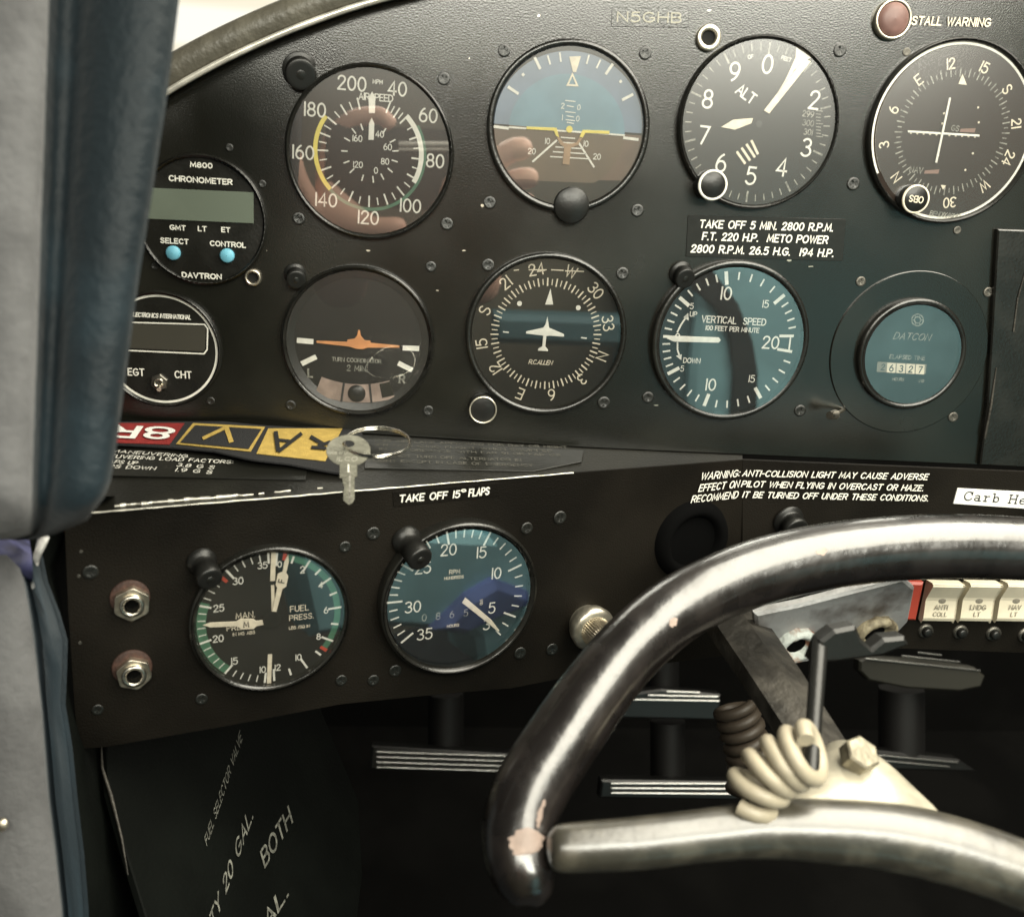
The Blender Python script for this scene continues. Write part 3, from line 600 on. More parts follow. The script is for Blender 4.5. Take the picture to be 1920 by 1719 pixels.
for u, v in ((915, 497), (1167, 513), (1132, 755)): d.screw(u, v, 13)

# --- vertical speed
d = Dial('vertical_speed_indicator', 'vertical speed dial marked 0, 5, 10, 15 and 20 for climb and descent', 1368, 640)
d.disc('face', 'face', 134); d.bezel(135, 146, .003)
A = d.ang
tabs = [(0, A(1250, 631)-360), (5, A(1281, 564)-360), (10, A(1362, 522) if A(1362, 522) < 180 else A(1362, 522)-360), (15, A(1468, 555)), (20, A(1480, 630))]
tabd = [(0, A(1250, 631)), (5, A(1267, 693)), (10, A(1325, 748)), (15, A(1420, 735)), (20, A(1478, 658))]
for tb in (tabs, tabd):
    av = ramp(tb, list(range(0, 20)))
    d.ticks('tick_marks', 'white', [a for i, a in enumerate(av) if i % 5], 111, 125, 3); d.ticks('tick_marks', 'white', [a for i, a in enumerate(av) if i % 5 == 0 and i], 103, 127, 6.5)
d.ticks('tick_marks', 'white', [tabs[0][1]], 108, 125, 5)
d.line('tick_marks', 'white', [(1463, 630), (1486, 630)], 5); d.line('tick_marks', 'white', [(1459, 655), (1483, 659)], 5); d.line('tick_marks', 'white', [(1482, 632), (1479, 657)], 3)
for t, u, v, h in (('10', 1361, 550, 24), ('15', 1435, 570, 14), ('20', 1445, 642, 24), ('15', 1409, 710, 14), ('10', 1332, 721, 23), ('5', 1297, 574, 11), ('5', 1279, 691, 11)): d.txt('numerals', 'white', t, u, v, h, wt=.12, gap=1.3)
d.txt('numerals', 'white', 'UP', 1300, 589, 9.5, wt=.15); d.txt('numerals', 'white', 'DOWN', 1297, 676, 10, wt=.15, gap=1.1); d.txt('numerals', 'white', 'VERTICAL  SPEED', 1376, 601, 13, wt=.14, gap=1.3, asp=.95); d.txt('numerals', 'white', '100 FEET PER MINUTE', 1373, 617, 9, wt=.16, gap=1.2, asp=.98)
d.line('arrows', 'white', [(1270, 622), (1277, 608), (1288, 592)], 3); d.poly('arrows', 'white', [(1290, 587), (1281, 595), (1291, 601)]); d.line('arrows', 'white', [(1270, 642), (1270, 656), (1274, 668)], 3); d.poly('arrows', 'white', [(1277, 675), (1267, 667), (1278, 664)])
d.txt('arrows', 'white', '0', 1270, 632, 15, wt=.14)
d.flush()
d.solid('needle', 'white', [(1249, 634), (1262, 629), (1346, 632), (1350, 637), (1346, 642), (1262, 640)], .0009, .0013)
VT = d.glass(134, .0035, tilt=(-2.5, 0))
for u, v in ((1215, 745), (1500, 770)): d.screw(u, v, 12)

# --- hour meter
d = Dial('hour_meter', 'small round elapsed time hour meter in a square cornered flange by the panel edge', 1708, 664, h=.0022, cat='hour meter')
mb = MB(); mb.lathe([(147*d.k, -.0022), (147*d.k, -.0015), (146*d.k, -.0013), (98*d.k, -.0013)], 72, smooth=False); mb.build('flange', M['panel'], d.root)
d.disc('face', 'face', 90); d.bezel(90, 100, .0022)
d.line('lettering', 'dim', circ(1720, 600, 11, 0, 340, 16), 2, True); d.line('lettering', 'dim', circ(1720, 600, 6, 0, 340, 10), 2, True)
for a in range(0, 360, 60): d.line('lettering', 'dim', [(1720+6*math.cos(R(a)), 600+6*math.sin(R(a))), (1720+11*math.cos(R(a)), 600+11*math.sin(R(a)))], 2)
d.txt('lettering', 'dim', 'DATCON', 1711, 631, 13, wt=.13, slant=.3, asp=1.1); d.txt('lettering', 'dim', 'ELAPSED TIME', 1701, 670, 8, wt=.17, asp=1.05); d.txt('lettering', 'dim', 'HOURS', 1684, 711, 6, wt=.18); d.txt('lettering', 'dim', '1/10', 1727, 714, 6, wt=.18)
d.poly('counter_window', 'ink2', [(1645, 678), (1737, 683), (1735, 701), (1643, 697)])
for i, t in enumerate('6327'): d.poly('counter_wheels', 'cream', [(1664+18*i-1, 680+i), (1664+18*i+15, 681+i), (1664+18*i+14, 699+i), (1664+18*i-2, 698+i)])
for i, t in enumerate('6327'): d.txt('counter_digits', 'ink', t, 1671+18*i, 690+i, 13, wt=.16)
d.txt('counter_digits', 'cream', '2', 1655, 688, 12, wt=.15)
d.flush(); d.glass(89, .0022)
for u, v in ((1614, 528), (1640, 570), (1815, 580), (1853, 548), (1593, 745), (1770, 752), (1787, 782)): d.screw(u, v, 10, 'screw')
o = thing('loose_screw', 'bright loose screw sticking out of the panel at the lower left of the hour meter', 'screw', PP.frame(PP.hit(1580, 772)))
mb = MB(); mb.tube([PP.hit(1582, 768, 0), PP.hit(1576, 772, .006), PP.hit(1566, 777, .010)], [.0009, .0009, .0012], 10); mb.build('shank', M['steel'], o, world=True)
mb = MB(); mb.tube([PP.hit(1566, 777, .0095), PP.hit(1556, 779, .0125)], [.0024, .0020], 14); mb.build('head', M['steel'], o, world=True)

# --- manifold / fuel pressure
d = Dial('manifold_fuel_pressure_gauge', 'double gauge for manifold and fuel pressure with needles lettered M and F', 509, 1159, QP)
d.disc('face', 'face', 139); d.bezel(139, 150, .003)
tm = [(10, d.ang(497, 1272)), (15, d.ang(430, 1252)), (20, d.ang(384, 1203)), (25, d.ang(385, 1137)), (30, d.ang(433, 1078)), (35, d.ang(503, 1042))]
av = ramp(tm, range(10, 36)); d.arc('green_arc', 'green', 119, 136, tm[1][1], tm[3][1]+3)
d.ticks('tick_marks', 'white', [a for i, a in enumerate(av) if i % 5], 120, 134, 2); d.ticks('tick_marks', 'white', [a for i, a in enumerate(av) if i % 5 == 0], 114, 136, 4)
tf = [(0, d.ang(519, 1040)), (2, d.ang(580, 1052)), (4, d.ang(617, 1085)), (6, d.ang(635, 1138)), (8, d.ang(610, 1196)), (10, d.ang(570, 1243)), (12, d.ang(514, 1275))]
av = ramp(tf, range(0, 13)); d.arc('green_arc', 'green', 120, 132, tf[0][1]+9, tf[4][1]+8)
d.arc('red_arc', 'red', 118, 134, tf[4][1]+8, tf[4][1]+11); d.arc('red_arc', 'red', 120, 134, tf[0][1]+5, tf[0][1]+8); d.arc('red_arc', 'red', 116, 130, tm[4][1]-8, tm[4][1]-5)
d.ticks('tick_marks', 'white', [a for i, a in enumerate(av) if i % 2], 116, 131, 4); d.ticks('tick_marks', 'white', [a for i, a in enumerate(av) if i % 2 == 0], 108, 134, 4)
d.line('divider', 'cream', [(513, 1030), (511, 1085)], 9); d.line('divider', 'cream', [(511, 1098), (512, 1145)], 6); d.line('divider', 'cream', [(506, 1228), (504, 1283)], 8)
for t, u, v, h in (('35', 492, 1059, 14), ('30', 446, 1088, 15), ('25', 410, 1139, 15), ('20', 409, 1196, 15), ('15', 439, 1238, 15), ('10', 492, 1254, 14), ('12', 520, 1250, 14), ('0', 524, 1057, 13), ('2', 567, 1067, 15), ('4', 601, 1096, 14), ('6', 611, 1143, 14), ('8', 597, 1192, 14), ('10', 559, 1231, 14)): d.txt('numerals', 'white', t, u, v, h, wt=.13, gap=1.2)
d.txt('lettering', 'cream', 'MAN.', 460, 1152, 13, wt=.12); d.txt('lettering', 'cream', 'PRESS.', 449, 1174, 12, wt=.12); d.txt('lettering', 'cream', 'IN HG ABS', 457, 1186, 7, wt=.16)
d.txt('lettering', 'cream', 'FUEL', 561, 1139, 13, wt=.13); d.txt('lettering', 'cream', 'PRESS.', 565, 1155, 12, wt=.13); d.txt('lettering', 'cream', 'LBS /SQ IN', 561, 1174, 7, wt=.16, gap=1.1)
d.flush()
d.solid('manifold_needle', 'cream', [(380, 1170), (394, 1165), (442, 1163), (450, 1158), (475, 1158), (480, 1162), (495, 1160), (494, 1169), (480, 1172), (475, 1177), (452, 1178), (444, 1172), (394, 1174)], .0007, .0011)
d.solid('fuel_needle', 'cream', [(540, 1037), (541, 1052), (536, 1072), (540, 1078), (536, 1098), (529, 1102), (517, 1147), (509, 1145), (519, 1100), (516, 1095), (520, 1074), (529, 1070), (532, 1052)], .0007, .0011)
mb = MB(); text(mb, 'M', *d.L(461, 1168), 13*d.k, z=.0012, wt=.17); mb.build('needle_letter', M['ink'], d.root)
mb = MB(); text(mb, 'F', *d.L(527, 1087), 13*d.k, z=.0012, wt=.17, rot=15-90); mb.build('needle_letter', M['ink'], d.root)
d.disc('hub', 'knob', 17, .0012); QM = d.glass(138, .0022)
for u, v, r_ in ((647, 1025, 12), (700, 1000, 14), (640, 1275, 12), (378, 1310, 13)): d.screw(u, v, r_)

# --- tachometer
d = Dial('tachometer', 'engine tachometer marked in RPM hundreds with an hours counter', 858, 1116, QP)
d.disc('face', 'face', 131); d.bezel(134, 143, .0058)
tb = [(3, d.ang(917, 1170)), (5, d.ang(942, 1147)), (10, d.ang(955, 1069)), (15, d.ang(914, 1008)), (20, d.ang(838, 1000)-360), (25, d.ang(752, 1057)-360), (30, d.ang(742, 1128)-360), (35, d.ang(767, 1192)-360)]
av = ramp(tb, range(3, 36)); vals = list(range(3, 36))
d.ticks('tick_marks', 'white', [a for a, x in zip(av, vals) if x % 5], 109, 124, 2.6); d.ticks('tick_marks', 'white', [a for a, x in zip(av, vals) if x % 5 == 0], 100, 127, 3.6)
for t, u, v in (('3', 912, 1170), ('5', 922, 1139), ('10', 930, 1074), ('15', 902, 1035), ('20', 841, 1030), ('25', 793, 1064), ('30', 774, 1137), ('35', 796, 1188)): d.txt('numerals', 'white', t, u, v, 22, wt=.11, gap=1.2)
d.txt('lettering', 'cream', 'RPM', 852, 1071, 8.5, wt=.14); d.txt('lettering', 'dim', 'HUNDREDS', 851, 1082, 6, wt=.17); d.txt('lettering', 'dim', 'HOURS', 849, 1172, 6, wt=.17); d.txt('lettering', 'dim', '1/10', 902, 1128, 6, rot=90, wt=.17)
for i, t in enumerate('0865'): d.txt('counter_digits', 'dim', t, 795+26*i, 1157-3*i, 14, wt=.12)
d.flush()
d.solid('needle', 'cream', [(871, 1118), (865, 1128), (912, 1165), (932, 1182), (935, 1180), (920, 1160)], .0008, .0012)
QT = d.glass(131, .0045, tilt=(1.5, 0))
for u, v, r_ in ((988, 990, 12), (1050, 970, 13), (975, 1224, 12), (1035, 1217, 12), (741, 1257, 13), (700, 1275, 12)): d.screw(u, v, r_)

# ------------------------------------------------------------------ post lights
def post_light(u, v, pl, r, ln, label, lean=(0, -.05), first=[None]):
    k = (pl.hit(u+10, v)-pl.hit(u-10, v)).length/20; M0 = pl.frame(pl.hit(u, v, 0))
    M0 = M0 @ Matrix.Rotation(R(16), 4, 'X') @ Matrix.Rotation(R(12), 4, 'Y')
    if first[0] is None:
        root = thing('post_light', label, 'instrument light', M0, 'small hooded lights standing on the panel')
        mb = MB(); mb.lathe([(1.1, -.2), (1.1, .3), (.93, .4), (.90, 1.2), (.93, 1.22), (.93, 2.3), (.86, 2.42), (.7, 2.44), (.001, 2.44)], 30)
        mb.v = [(x+lean[0]*z, y+lean[1]*z, z) for x, y, z in mb.v]; mb.build('hood', M['knob'], root)
        mb = MB(); mb.lathe([(.3, 2.43), (.24, 2.5), (.001, 2.52)], 20); mb.v = [(x+lean[0]*z, y+lean[1]*z, z) for x, y, z in mb.v]; mb.build('cap', M['bezel'], root)
        first[0] = root; sc = r*k; root.matrix_world = M0 @ Matrix.Diagonal((sc, sc, sc*ln, 1)); return
    sc = r*k; dup(first[0], M0 @ Matrix.Diagonal((sc, sc, sc*ln, 1)), label)
post_light(562, 132, PP, 30, .35, 'squat black post light at the upper left of the airspeed dial')
post_light(553, 514, PP, 19, .55, 'black post light at the upper left of the turn coordinator')
post_light(1276, 512, PP, 20, .5, 'black post light at the upper left of the vertical speed dial')
post_light(762, 1012, QP, 25, .95, 'long black post light overlapping the upper left of the tachometer')
post_light(378, 1052, QP, 26, .9, 'long black post light overlapping the upper left of the manifold pressure gauge')
post_light(1478, 975, SP, 26, .5, 'black post light just above the top of the control yoke')

# ------------------------------------------------------------------ stall light, jacks, plates
k = d.k
o = thing('stall_warning_light', 'dull red round warning lamp beside the words STALL WARNING', 'warning light', PP.frame(PP.hit(1671, 38)))
mb = MB(); mb.lathe([(33*k, 0), (33*k, .002), (30*k, .003), (28*k, .0025)], 40); mb.build('bezel_ring', M['alu'], o)
mb = MB(); mb.lathe([(29*k, .001), (26*k, .0028), (16*k, .0038), (.0001, .0042)], 32); mb.build('lens', M['redlamp'], o)
def run(mb, pl, M0i, s, a, b, h, off=.0006, **kw):
    """lettering whose centre line runs from pixel a to pixel b"""
    A_ = M0i @ pl.hit(*a, off); B_ = M0i @ pl.hit(*b, off); L = math.hypot(B_.x-A_.x, B_.y-A_.y); kk = (pl.hit(a[0]+10, a[1])-pl.hit(a[0]-10, a[1])).length/20
    H = h*kk; g = kw.get('gap', 1.5); asp = L/(textlen(s, g)*H*(1-.9*kw.get('wt', .16))/6); rot = -math.degrees(math.atan2(B_.y-A_.y, B_.x-A_.x))
    text(mb, s, (A_.x+B_.x)/2, (A_.y+B_.y)/2, H, asp=asp, rot=rot, z=(A_.z+B_.z)/2, **kw)
def placard(name, label, pl, rows, film=None, m='white', off=.0006, cat='placard', filmm='plac'):
    c = rows[0][1]; root = thing(name, label, cat, pl.frame(pl.hit(*c))); Mi = root.matrix_world.inverted()
    if film:
        pts = [(Mi @ pl.hit(u, v, .0003)) for u, v in film]; mb = MB(); pp = [(p.x, p.y) for p in pts]
        if sum(pp[i][0]*pp[(i+1) % len(pp)][1]-pp[(i+1) % len(pp)][0]*pp[i][1] for i in range(len(pp))) < 0: pp = pp[::-1]
        mb.prism(pp, .00005, .00035, .0001); mb.build('backing', M[filmm], root)
    mb = MB()
    for s, a, b, h, kw in rows: run(mb, pl, Mi, s, a, b, h, off, **kw)
    mb.build('lettering', M[m], root); return root
K = dict(wt=.17, slant=.12)
placard('stall_warning_lettering', 'white words STALL WARNING to the right of the red lamp', PP, [('STALL WARNING', (1711, 39), (1857, 43), 15, K)], m='cream')
placard('registration_plate', 'faint scratched aircraft registration at the top of the panel', PP, [('N5GHB', (1158, 32), (1277, 34), 18, dict(wt=.13))], m='regp', film=[(1148, 14), (1292, 16), (1290, 52), (1146, 50)], filmm='panel')
placard('take_off_power_placard', 'three line engine power placard under the altimeter', PP, [('TAKE OFF 5 MIN. 2800 R.P.M.', (1313, 420), (1562, 427), 15, K), ('F.T. 220 H.P.  METO POWER', (1318, 443), (1552, 450), 15, K), ('2800 R.P.M. 26.5 H.G.  194 H.P.', (1297, 466), (1563, 475), 15, K)], film=[(1290, 404), (1586, 411), (1580, 490), (1286, 481)])
placard('flaps_placard', 'white words TAKE OFF 15 degrees FLAPS above the tachometer', QP, [('TAKE OFF 15', (750, 935), (862, 926), 15, K), ('o', (865, 923), (873, 923), 13, dict(wt=.15)), ('FLAPS', (880, 924), (917, 920), 15, K)], film=[(736, 922), (935, 905), (936, 930), (738, 950)], filmm='lower')
wp = placard('collision_light_placard', 'three line anti-collision light warning placard above the yoke', SP, [
  ('ANTI-COLLISION LIGHT MAY CAUSE ADVERSE', (1394, 887), (1740, 894), 12.5, dict(wt=.17, slant=.25)),
  ('PILOT WHEN FLYING IN OVERCAST OR HAZE.', (1392, 907), (1732, 915), 12.5, dict(wt=.17, slant=.25)),
  ('IT BE TURNED OFF UNDER THESE CONDITIONS.', (1394, 927), (1741, 934), 12.5, dict(wt=.17, slant=.25))], off=.0008)
mb = MB(); Mi = QP.frame(QP.hit(1340, 910)).inverted()
for s, a, b in (('WARNING:', (1316, 893), (1387, 887)), ('EFFECT ON', (1312, 915), (1386, 907)), ('RECOMMEND', (1298, 936), (1384, 927))): run(mb, QP, Mi, s, a, b, 12.5, .0012, wt=.15, slant=.25)
oo = mb.build('lettering', M['white'], wp, kind=None); oo.matrix_parent_inverse = wp.matrix_world.inverted(); oo.matrix_world = Mi.inverted()
# label maker tape
cl_ = thing('carb_heat_label', 'white tape label with black serif lettering at the right edge of the lower panel', 'label', SP.frame(SP.hit(1850, 935))); Mi = cl_.matrix_world.inverted()
pts = [(Mi @ SP.hit(u, v, .0003)) for u, v in ((1787, 944), (1990, 958), (1996, 926), (1795, 915))]; mb = MB(); mb.prism([(p.x, p.y) for p in pts], 0, .0006, .0001); mb.build('tape', M['label'], cl_)
LC = {'C': (4.4, 'S4.2 4.2 3.4 5.6 2 6 .6 5 0 3 .6 1 2 0 3.4 .3 4.4 1.4;L4.2 6 4.2 4'), 'a': (3.8, 'S.3 3.4 1.4 3.9 2.6 3.4 2.8 2.6 2.8 .5;O1.4 1.1 1.3 1;L2.6 .1 3.8 .1'), 'r': (3.4, 'L0 .1 2 .1;L0 3.8 1 3.8 1 .1;S1 2.4 1.9 3.6 3.2 3.7'), 'b': (4, 'L0 6 .9 6 .9 0;O2.3 1.9 1.4 1.8'),
 'H': (5, 'L.7 0 .7 6;L4.3 0 4.3 6;L.7 3.1 4.3 3.1;L0 .1 1.5 .1;L0 6 1.5 6;L3.6 .1 5 .1;L3.6 6 5 6'), 'e': (3.6, 'S.2 2.1 3.4 2.1 3.1 3.3 1.8 3.9 .5 3.2 .1 1.9 .6 .5 1.9 0 3.3 .5'), 't': (2.8, 'S1.1 5.4 1.1 1 1.6 .1 2.8 .4;L0 3.8 2.5 3.8'), ' ': (2.5, '')}
for c_, (w__, g__) in LC.items(): GL['~'+c_] = '%s %s' % (w__, g__)
a = Mi @ SP.hit(1806, 934); b = Mi @ SP.hit(1957, 945); mb = MB(); cx = 0; L = sum(LC[c][0]+1.6 for c in 'Carb Heat'); sx = (b-a).length/L; sy = 2.6*(SP.hit(1850, 930)-SP.hit(1840, 930)).length/10; ct = math.atan2(b.y-a.y, b.x-a.x)
for c_ in 'Carb Heat':
    wd, stks = glyph('~'+c_)
    for q, (pts, cl) in enumerate(stks): mb.stroke([(a.x+(cx+x)*sx*math.cos(ct)-y*sy*math.sin(ct), a.y+(cx+x)*sx*math.sin(ct)+y*sy*math.cos(ct)-.8*sy) for x, y in pts], 2.0*sy/2.6, .0008+q*1e-5, cl)
    cx += wd+1.6
mb.build('lettering', M['ink'], cl_)

# placards on the ledge
def ledge_placard(name, label, rows, film, m):
    root = thing(name, label, 'placard', LP.frame(LP.hit(*film[0], .0003))); Mi = root.matrix_world.inverted()
    pp = [(Mi @ LP.hit(u, v, .0003)) for u, v in film]; pp = [(p.x, p.y) for p in pp]
    if sum(pp[i][0]*pp[(i+1) % len(pp)][1]-pp[(i+1) % len(pp)][0]*pp[i][1] for i in range(len(pp))) < 0: pp = pp[::-1]
    mb = MB(); mb.prism(pp, .0003, .0008, .0001); mb.build('backing', M['plac'], root); mb = MB()
    for s, a, b, hp in rows:
        A_ = Mi @ LP.hit(*a, .0003); B_ = Mi @ LP.hit(*b, .0003); H = abs((Mi @ LP.hit(a[0], a[1]-hp/2)).y-(Mi @ LP.hit(a[0], a[1]+hp/2)).y)
        H *= .8; L = math.hypot(B_.x-A_.x, B_.y-A_.y); asp = L/(textlen(s)*H*.9/6)
        text(mb, s, (A_.x+B_.x)/2, (A_.y+B_.y)/2, H, wt=.11, asp=asp, rot=-math.degrees(math.atan2(B_.y-A_.y, B_.x-A_.x)), z=.00095)
    mb.build('lettering', M[m], root); return root
ledge_placard('load_factor_placard', 'placard of load factors in G on the ledge left of the key', [('MANEUVERING', (212, 849), (352, 859), 7), ('MANEUVERING LOAD FACTORS:', (170, 857), (437, 870), 8), ('FLAPS UP', (190, 868), (258, 872), 8), ('3.8 G S', (333, 875), (402, 880), 8), ('FLAPS DOWN', (170, 876), (292, 882), 8), ('1.9 G S', (330, 884), (398, 889), 8)], [(150, 838), (150, 893), (573, 902), (576, 880), (420, 860)], 'white')
ledge_placard('night_flight_placard', 'faint worn placard about day or night flight right of the key ring', [('THIS AIRPLANE APPROVED FOR DAY OR NIGHT', (700, 829), (1062, 842), 6), ('IFR NON ICING FLIGHT WHEN EQUIPPED', (705, 837), (1035, 849), 6), ('IN ACCORDANCE WITH FAR 91 OR FAR 135', (712, 845), (1050, 857), 6), ('DO NOT TURN OFF ALTERNATOR IN', (712, 857), (976, 866), 6.5), ('FLIGHT EXCEPT IN CASE OF EMERGENCY', (692, 866), (998, 876), 6.5)], [(684, 826), (684, 880), (1000, 886), (1090, 868), (1095, 847)], 'faint')

# headphone jacks
def jack(u, v, ro, label, rotn, tag_):
    o = thing('headset_jack', label, 'socket', QP.frame(QP.hit(u, v)), 'headset sockets at the left end of the lower panel'); k = (QP.hit(u+10, v)-QP.hit(u-10, v)).length/20
    mb = MB(); mb.lathe([(38*k, 0), (38*k, .0007), (36*k, .001), (20*k, .001)], 40); mb.v = [(x-3*k, y+8*k, z) for x, y, z in mb.v]; mb.build('washer', M['rust'], o)
    mb = MB(); hexp = [(ro*k*math.cos(R(60*i+rotn)), ro*k*math.sin(R(60*i+rotn))) for i in range(6)]
    n = 48; outer = []
    for i in range(n):
        a = 2*math.pi*i/n; best = min((ro*k*math.cos(R(30)))/max(.01, math.cos(((a-R(rotn)) % R(60))-R(30))) for _ in (0,)); outer.append((best*math.cos(a), best*math.sin(a)))
    ri = 22*k; prof = []
    vs = []
    for i in range(n):
        a = 2*math.pi*i/n; x, y = outer[i]; r_ = math.hypot(x, y)
        for rr, z in ((r_, .001), (r_, .0036), (min(r_, ro*k*.95), .0041), (ri*1.08, .0041)): vs.append((rr*math.cos(a), rr*math.sin(a), z))
    mb.add(vs, [(i*4+j, ((i+1) % n)*4+j, ((i+1) % n)*4+j+1, i*4+j+1) for i in range(n) for j in range(3)]); mb.build('hex_nut', M['brass'], o, bevel=.0002)
    mb = MB(); mb.lathe([(ri*1.08, .004), (ri*1.05, .0055), (ri*.9, .006), (ri*.72, .0057), (ri*.66, .005), (ri*.64, .001)], 40); mb.build('threaded_barrel', M['steel'], o)
    mb = MB(); mb.disc(ri*.66, .0012, n=30); mb.build('socket_hole', M['hole'], o)
jack(247, 1126, 37, 'upper of the two hexagon nutted headset sockets', 25, 0); jack(251, 1256, 35, 'lower of the two hexagon nutted headset sockets', 40, 1)
for u, v, r_ in ((170, 1072, 17), (183, 1330, 13)): add_screw(low, QP, u, v, r_)
for u, v in ((210, 1120), (152, 1034), (148, 1080), (150, 1205), (178, 1326)): add_screw(low, QP, u, v, 4, 'screw', 'rivet')
# knurled knob at centre
o = thing('dimmer_control', 'cream and brass knurled dimmer control beside the left of the yoke rim', 'control', QP.frame(QP.hit(1098, 1165))); k = (QP.hit(1110, 1160)-QP.hit(1090, 1160)).length/20
mb = MB(); mb.lathe([(30*k, 0), (30*k, .002), (36*k, .004), (38*k, .008), (34*k, .010), (24*k, .0105)], 40); mb.build('dial_skirt', M['alu'], o)
mb = MB(); n = 72; vs = []
for i in range(n):
    a = 2*math.pi*i/n; q = (25 if i % 2 else 23)*k
    for rr, z in ((q, .010), (q, .019), (q*.9, .0205), (.0001, .0205)): vs.append((rr*math.cos(a), rr*math.sin(a), z))
mb.add(vs, [(i*4+j, ((i+1) % n)*4+j, ((i+1) % n)*4+j+1, i*4+j+1) for i in range(n) for j in range(3)]); mb.build('knurled_grip', M['brass'], o)
# dark boot round the yoke shaft
o = thing('shaft_boot', 'black round rubber boot on the lower panel left of the warning placard end', 'boot', QP.frame(QP.hit(1296, 1012))); k = (QP.hit(1310, 1010)-QP.hit(1290, 1010)).length/20
mb = MB(); mb.lathe([(66*k, 0), (62*k, .003), (52*k, .005), (44*k, .004), (40*k, -.001)], 48); mb.build('ring', M['hole'], o); mb = MB(); mb.disc(42*k, .001); mb.build('hole', M['hole'], o)

# radio stack edge at the right
o = thing('radio_stack', 'black avionics stack edge with rubbed metal corner at the right of the panel', 'radio', PP.frame(PP.hit(1900, 600)))
slab('case', PP, [(1872, 430), (2150, 440), (2150, 888), (1838, 872), (1852, 760)], .004, M['bezel'], off=.003, parent=o)
mb = MB(); mb.tube([PP.hit(1925, 500, .0032), PP.hit(1908, 560, .0032), PP.hit(1900, 622, .0032)], .0005, 6); mb.build('rubbed_corner', M['column'], o, world=True)
mb = MB(); mb.tube([PP.hit(1868, 690, .0032), PP.hit(1858, 760, .0032), PP.hit(1846, 822, .0032)], [.0003, .0007, .0007], 6); mb.build('rubbed_corner', M['column'], o, world=True)

# ------------------------------------------------------------------ key, ring, strap
st = thing('key_strap', 'woven black key strap printed with red, black and yellow taxiway signs', 'key strap', LP.frame(LP.hit(400, 830, .002)))
# strap surface: a bent ribbon lying from the ledge up on to the panel foot
SO = at(430, 830, 1); 
def strap_pt(u, v, off=0):
    p = LP.hit(u, v, .0035+off+.0012*math.sin(u/60.)); return p
def ribbon(name, pts_top, pts_bot, m, off, kind=None, t=.0008):
    mb = MB(); a = [strap_pt(u, v, off) for u, v in pts_top]; b = [strap_pt(u, v, off) for u, v in pts_bot]; n = len(a); dn = LP.n*-t
    mb.add(a+b, [(i, n+i, n+i+1, i+1) for i in range(n-1)], True); mb.add([p+dn for p in a+b], [(i, i+1, n+i+1, n+i) for i in range(n-1)], True)
    mb.add(a+[p+dn for p in a], [(i, i+1, n+i+1, n+i) for i in range(n-1)]); mb.add(b+[p+dn for p in b], [(i, n+i, n+i+1, i+1) for i in range(n-1)])
    return mb.build(name, m, st, world=True)
def edge(x, lo): # strap edges
    T = [(120, 784), (220, 790), (346, 790), (420, 790), (490, 797), (560, 801), (642, 801), (680, 812)]; B_ = [(120, 826), (200, 828), (330, 836), (400, 842), (470, 858), (540, 866), (612, 880), (680, 890)]
    q = B_ if lo else T
    for (a, b), (c, d_) in zip(q, q[1:]):
        if a <= x <= c: return b+(d_-b)*(x-a)/(c-a)
    return q[-1][1]
xs = list(range(120, 681, 20)); ribbon('webbing', [(x, edge(x, 0)) for x in xs], [(x-(20 if x > 150 else 0), edge(x-(20 if x > 150 else 0), 1)+3) for x in xs], M['strap'], 0)
def sub(name, q, m, off):     # quad on strap: 4 pixel corners TL TR BR BL
    n = 8; tl, tr, br, bl = q
    tp = [(tl[0]+(tr[0]-tl[0])*i/n, tl[1]+(tr[1]-tl[1])*i/n) for i in range(n+1)]; bt = [(bl[0]+(br[0]-bl[0])*i/n, bl[1]+(br[1]-bl[1])*i/n) for i in range(n+1)]
    return ribbon(name, tp, bt, m, off, t=.0002)
sub('red_sign', [(120, 793), (346, 793), (318, 833), (120, 826)], M['sred'], .0005)
sub('yellow_border', [(362, 793), (497, 800), (470, 846), (330, 832)], M['syel'], .0005)
sub('black_sign', [(366, 797), (490, 804), (466, 841), (338, 829)], M['strap'], .0009)
sub('yellow_sign', [(503, 803), (642, 803), (610, 864), (481, 850)], M['syel'], .0005)
def skew_txt(s, o, ex, ey, m, name, wt):
    """lettering drawn in pixel basis o + x*ex + y*ey on the strap (x, y in grid/6 units)"""
    wd, stks = glyph(s); mb = MB()
    tmp = MB()
    for pts, cl in stks: tmp.stroke([(x/6, y/6) for x, y in pts], wt, 0, cl)
    vs = [strap_pt(o[0]+x*ex[0]+y*ey[0], o[1]+x*ex[1]+y*ey[1], .0013) for x, y, z in tmp.v]; mb.add(vs, tmp.f); mb.build(name, m, st, world=True)
skew_txt('8', (326, 803), (-78, -6), (-14, 20), M['swhite'], 'letter', .16)
skew_txt('R', (262, 800), (-70, -4), (-14, 20), M['swhite'], 'letter', .18)
skew_txt('V', (434, 839), (-66, -5), (6, -30), M['syel'], 'letter', .2) if False else None
mb = MB()
for a, b, c in (((380, 822), (426, 800), 6), ((424, 800), (434, 829), 9)):
    A_, B_ = V(a), V(b); t = (B_-A_).normalized(); nn = V((-t.y, t.x))*c/2; mb.add([strap_pt(*(p), .0013) for p in (A_-nn, A_+nn, B_+nn, B_-nn)], [(0, 1, 2, 3), (3, 2, 1, 0)][:1])
mb.build('letter', M['syel'], st, world=True)
mb = MB()
for a, b, c in (((522, 846), (517, 808), 8), ((522, 846), (566, 812), 7), ((519, 824), (548, 827), 5), ((582, 818), (606, 832), 7), ((620, 828), (596, 836), 6), ((584, 838), (612, 840), 6)):
    A_, B_ = V(a), V(b); t = (B_-A_).normalized(); nn = V((-t.y, t.x))*c/2; mb.add([strap_pt(*(p), .0013) for p in (A_-nn, A_+nn, B_+nn, B_-nn)], [(0, 1, 2, 3)])
mb.build('letter', M['sblk'], st, world=True)
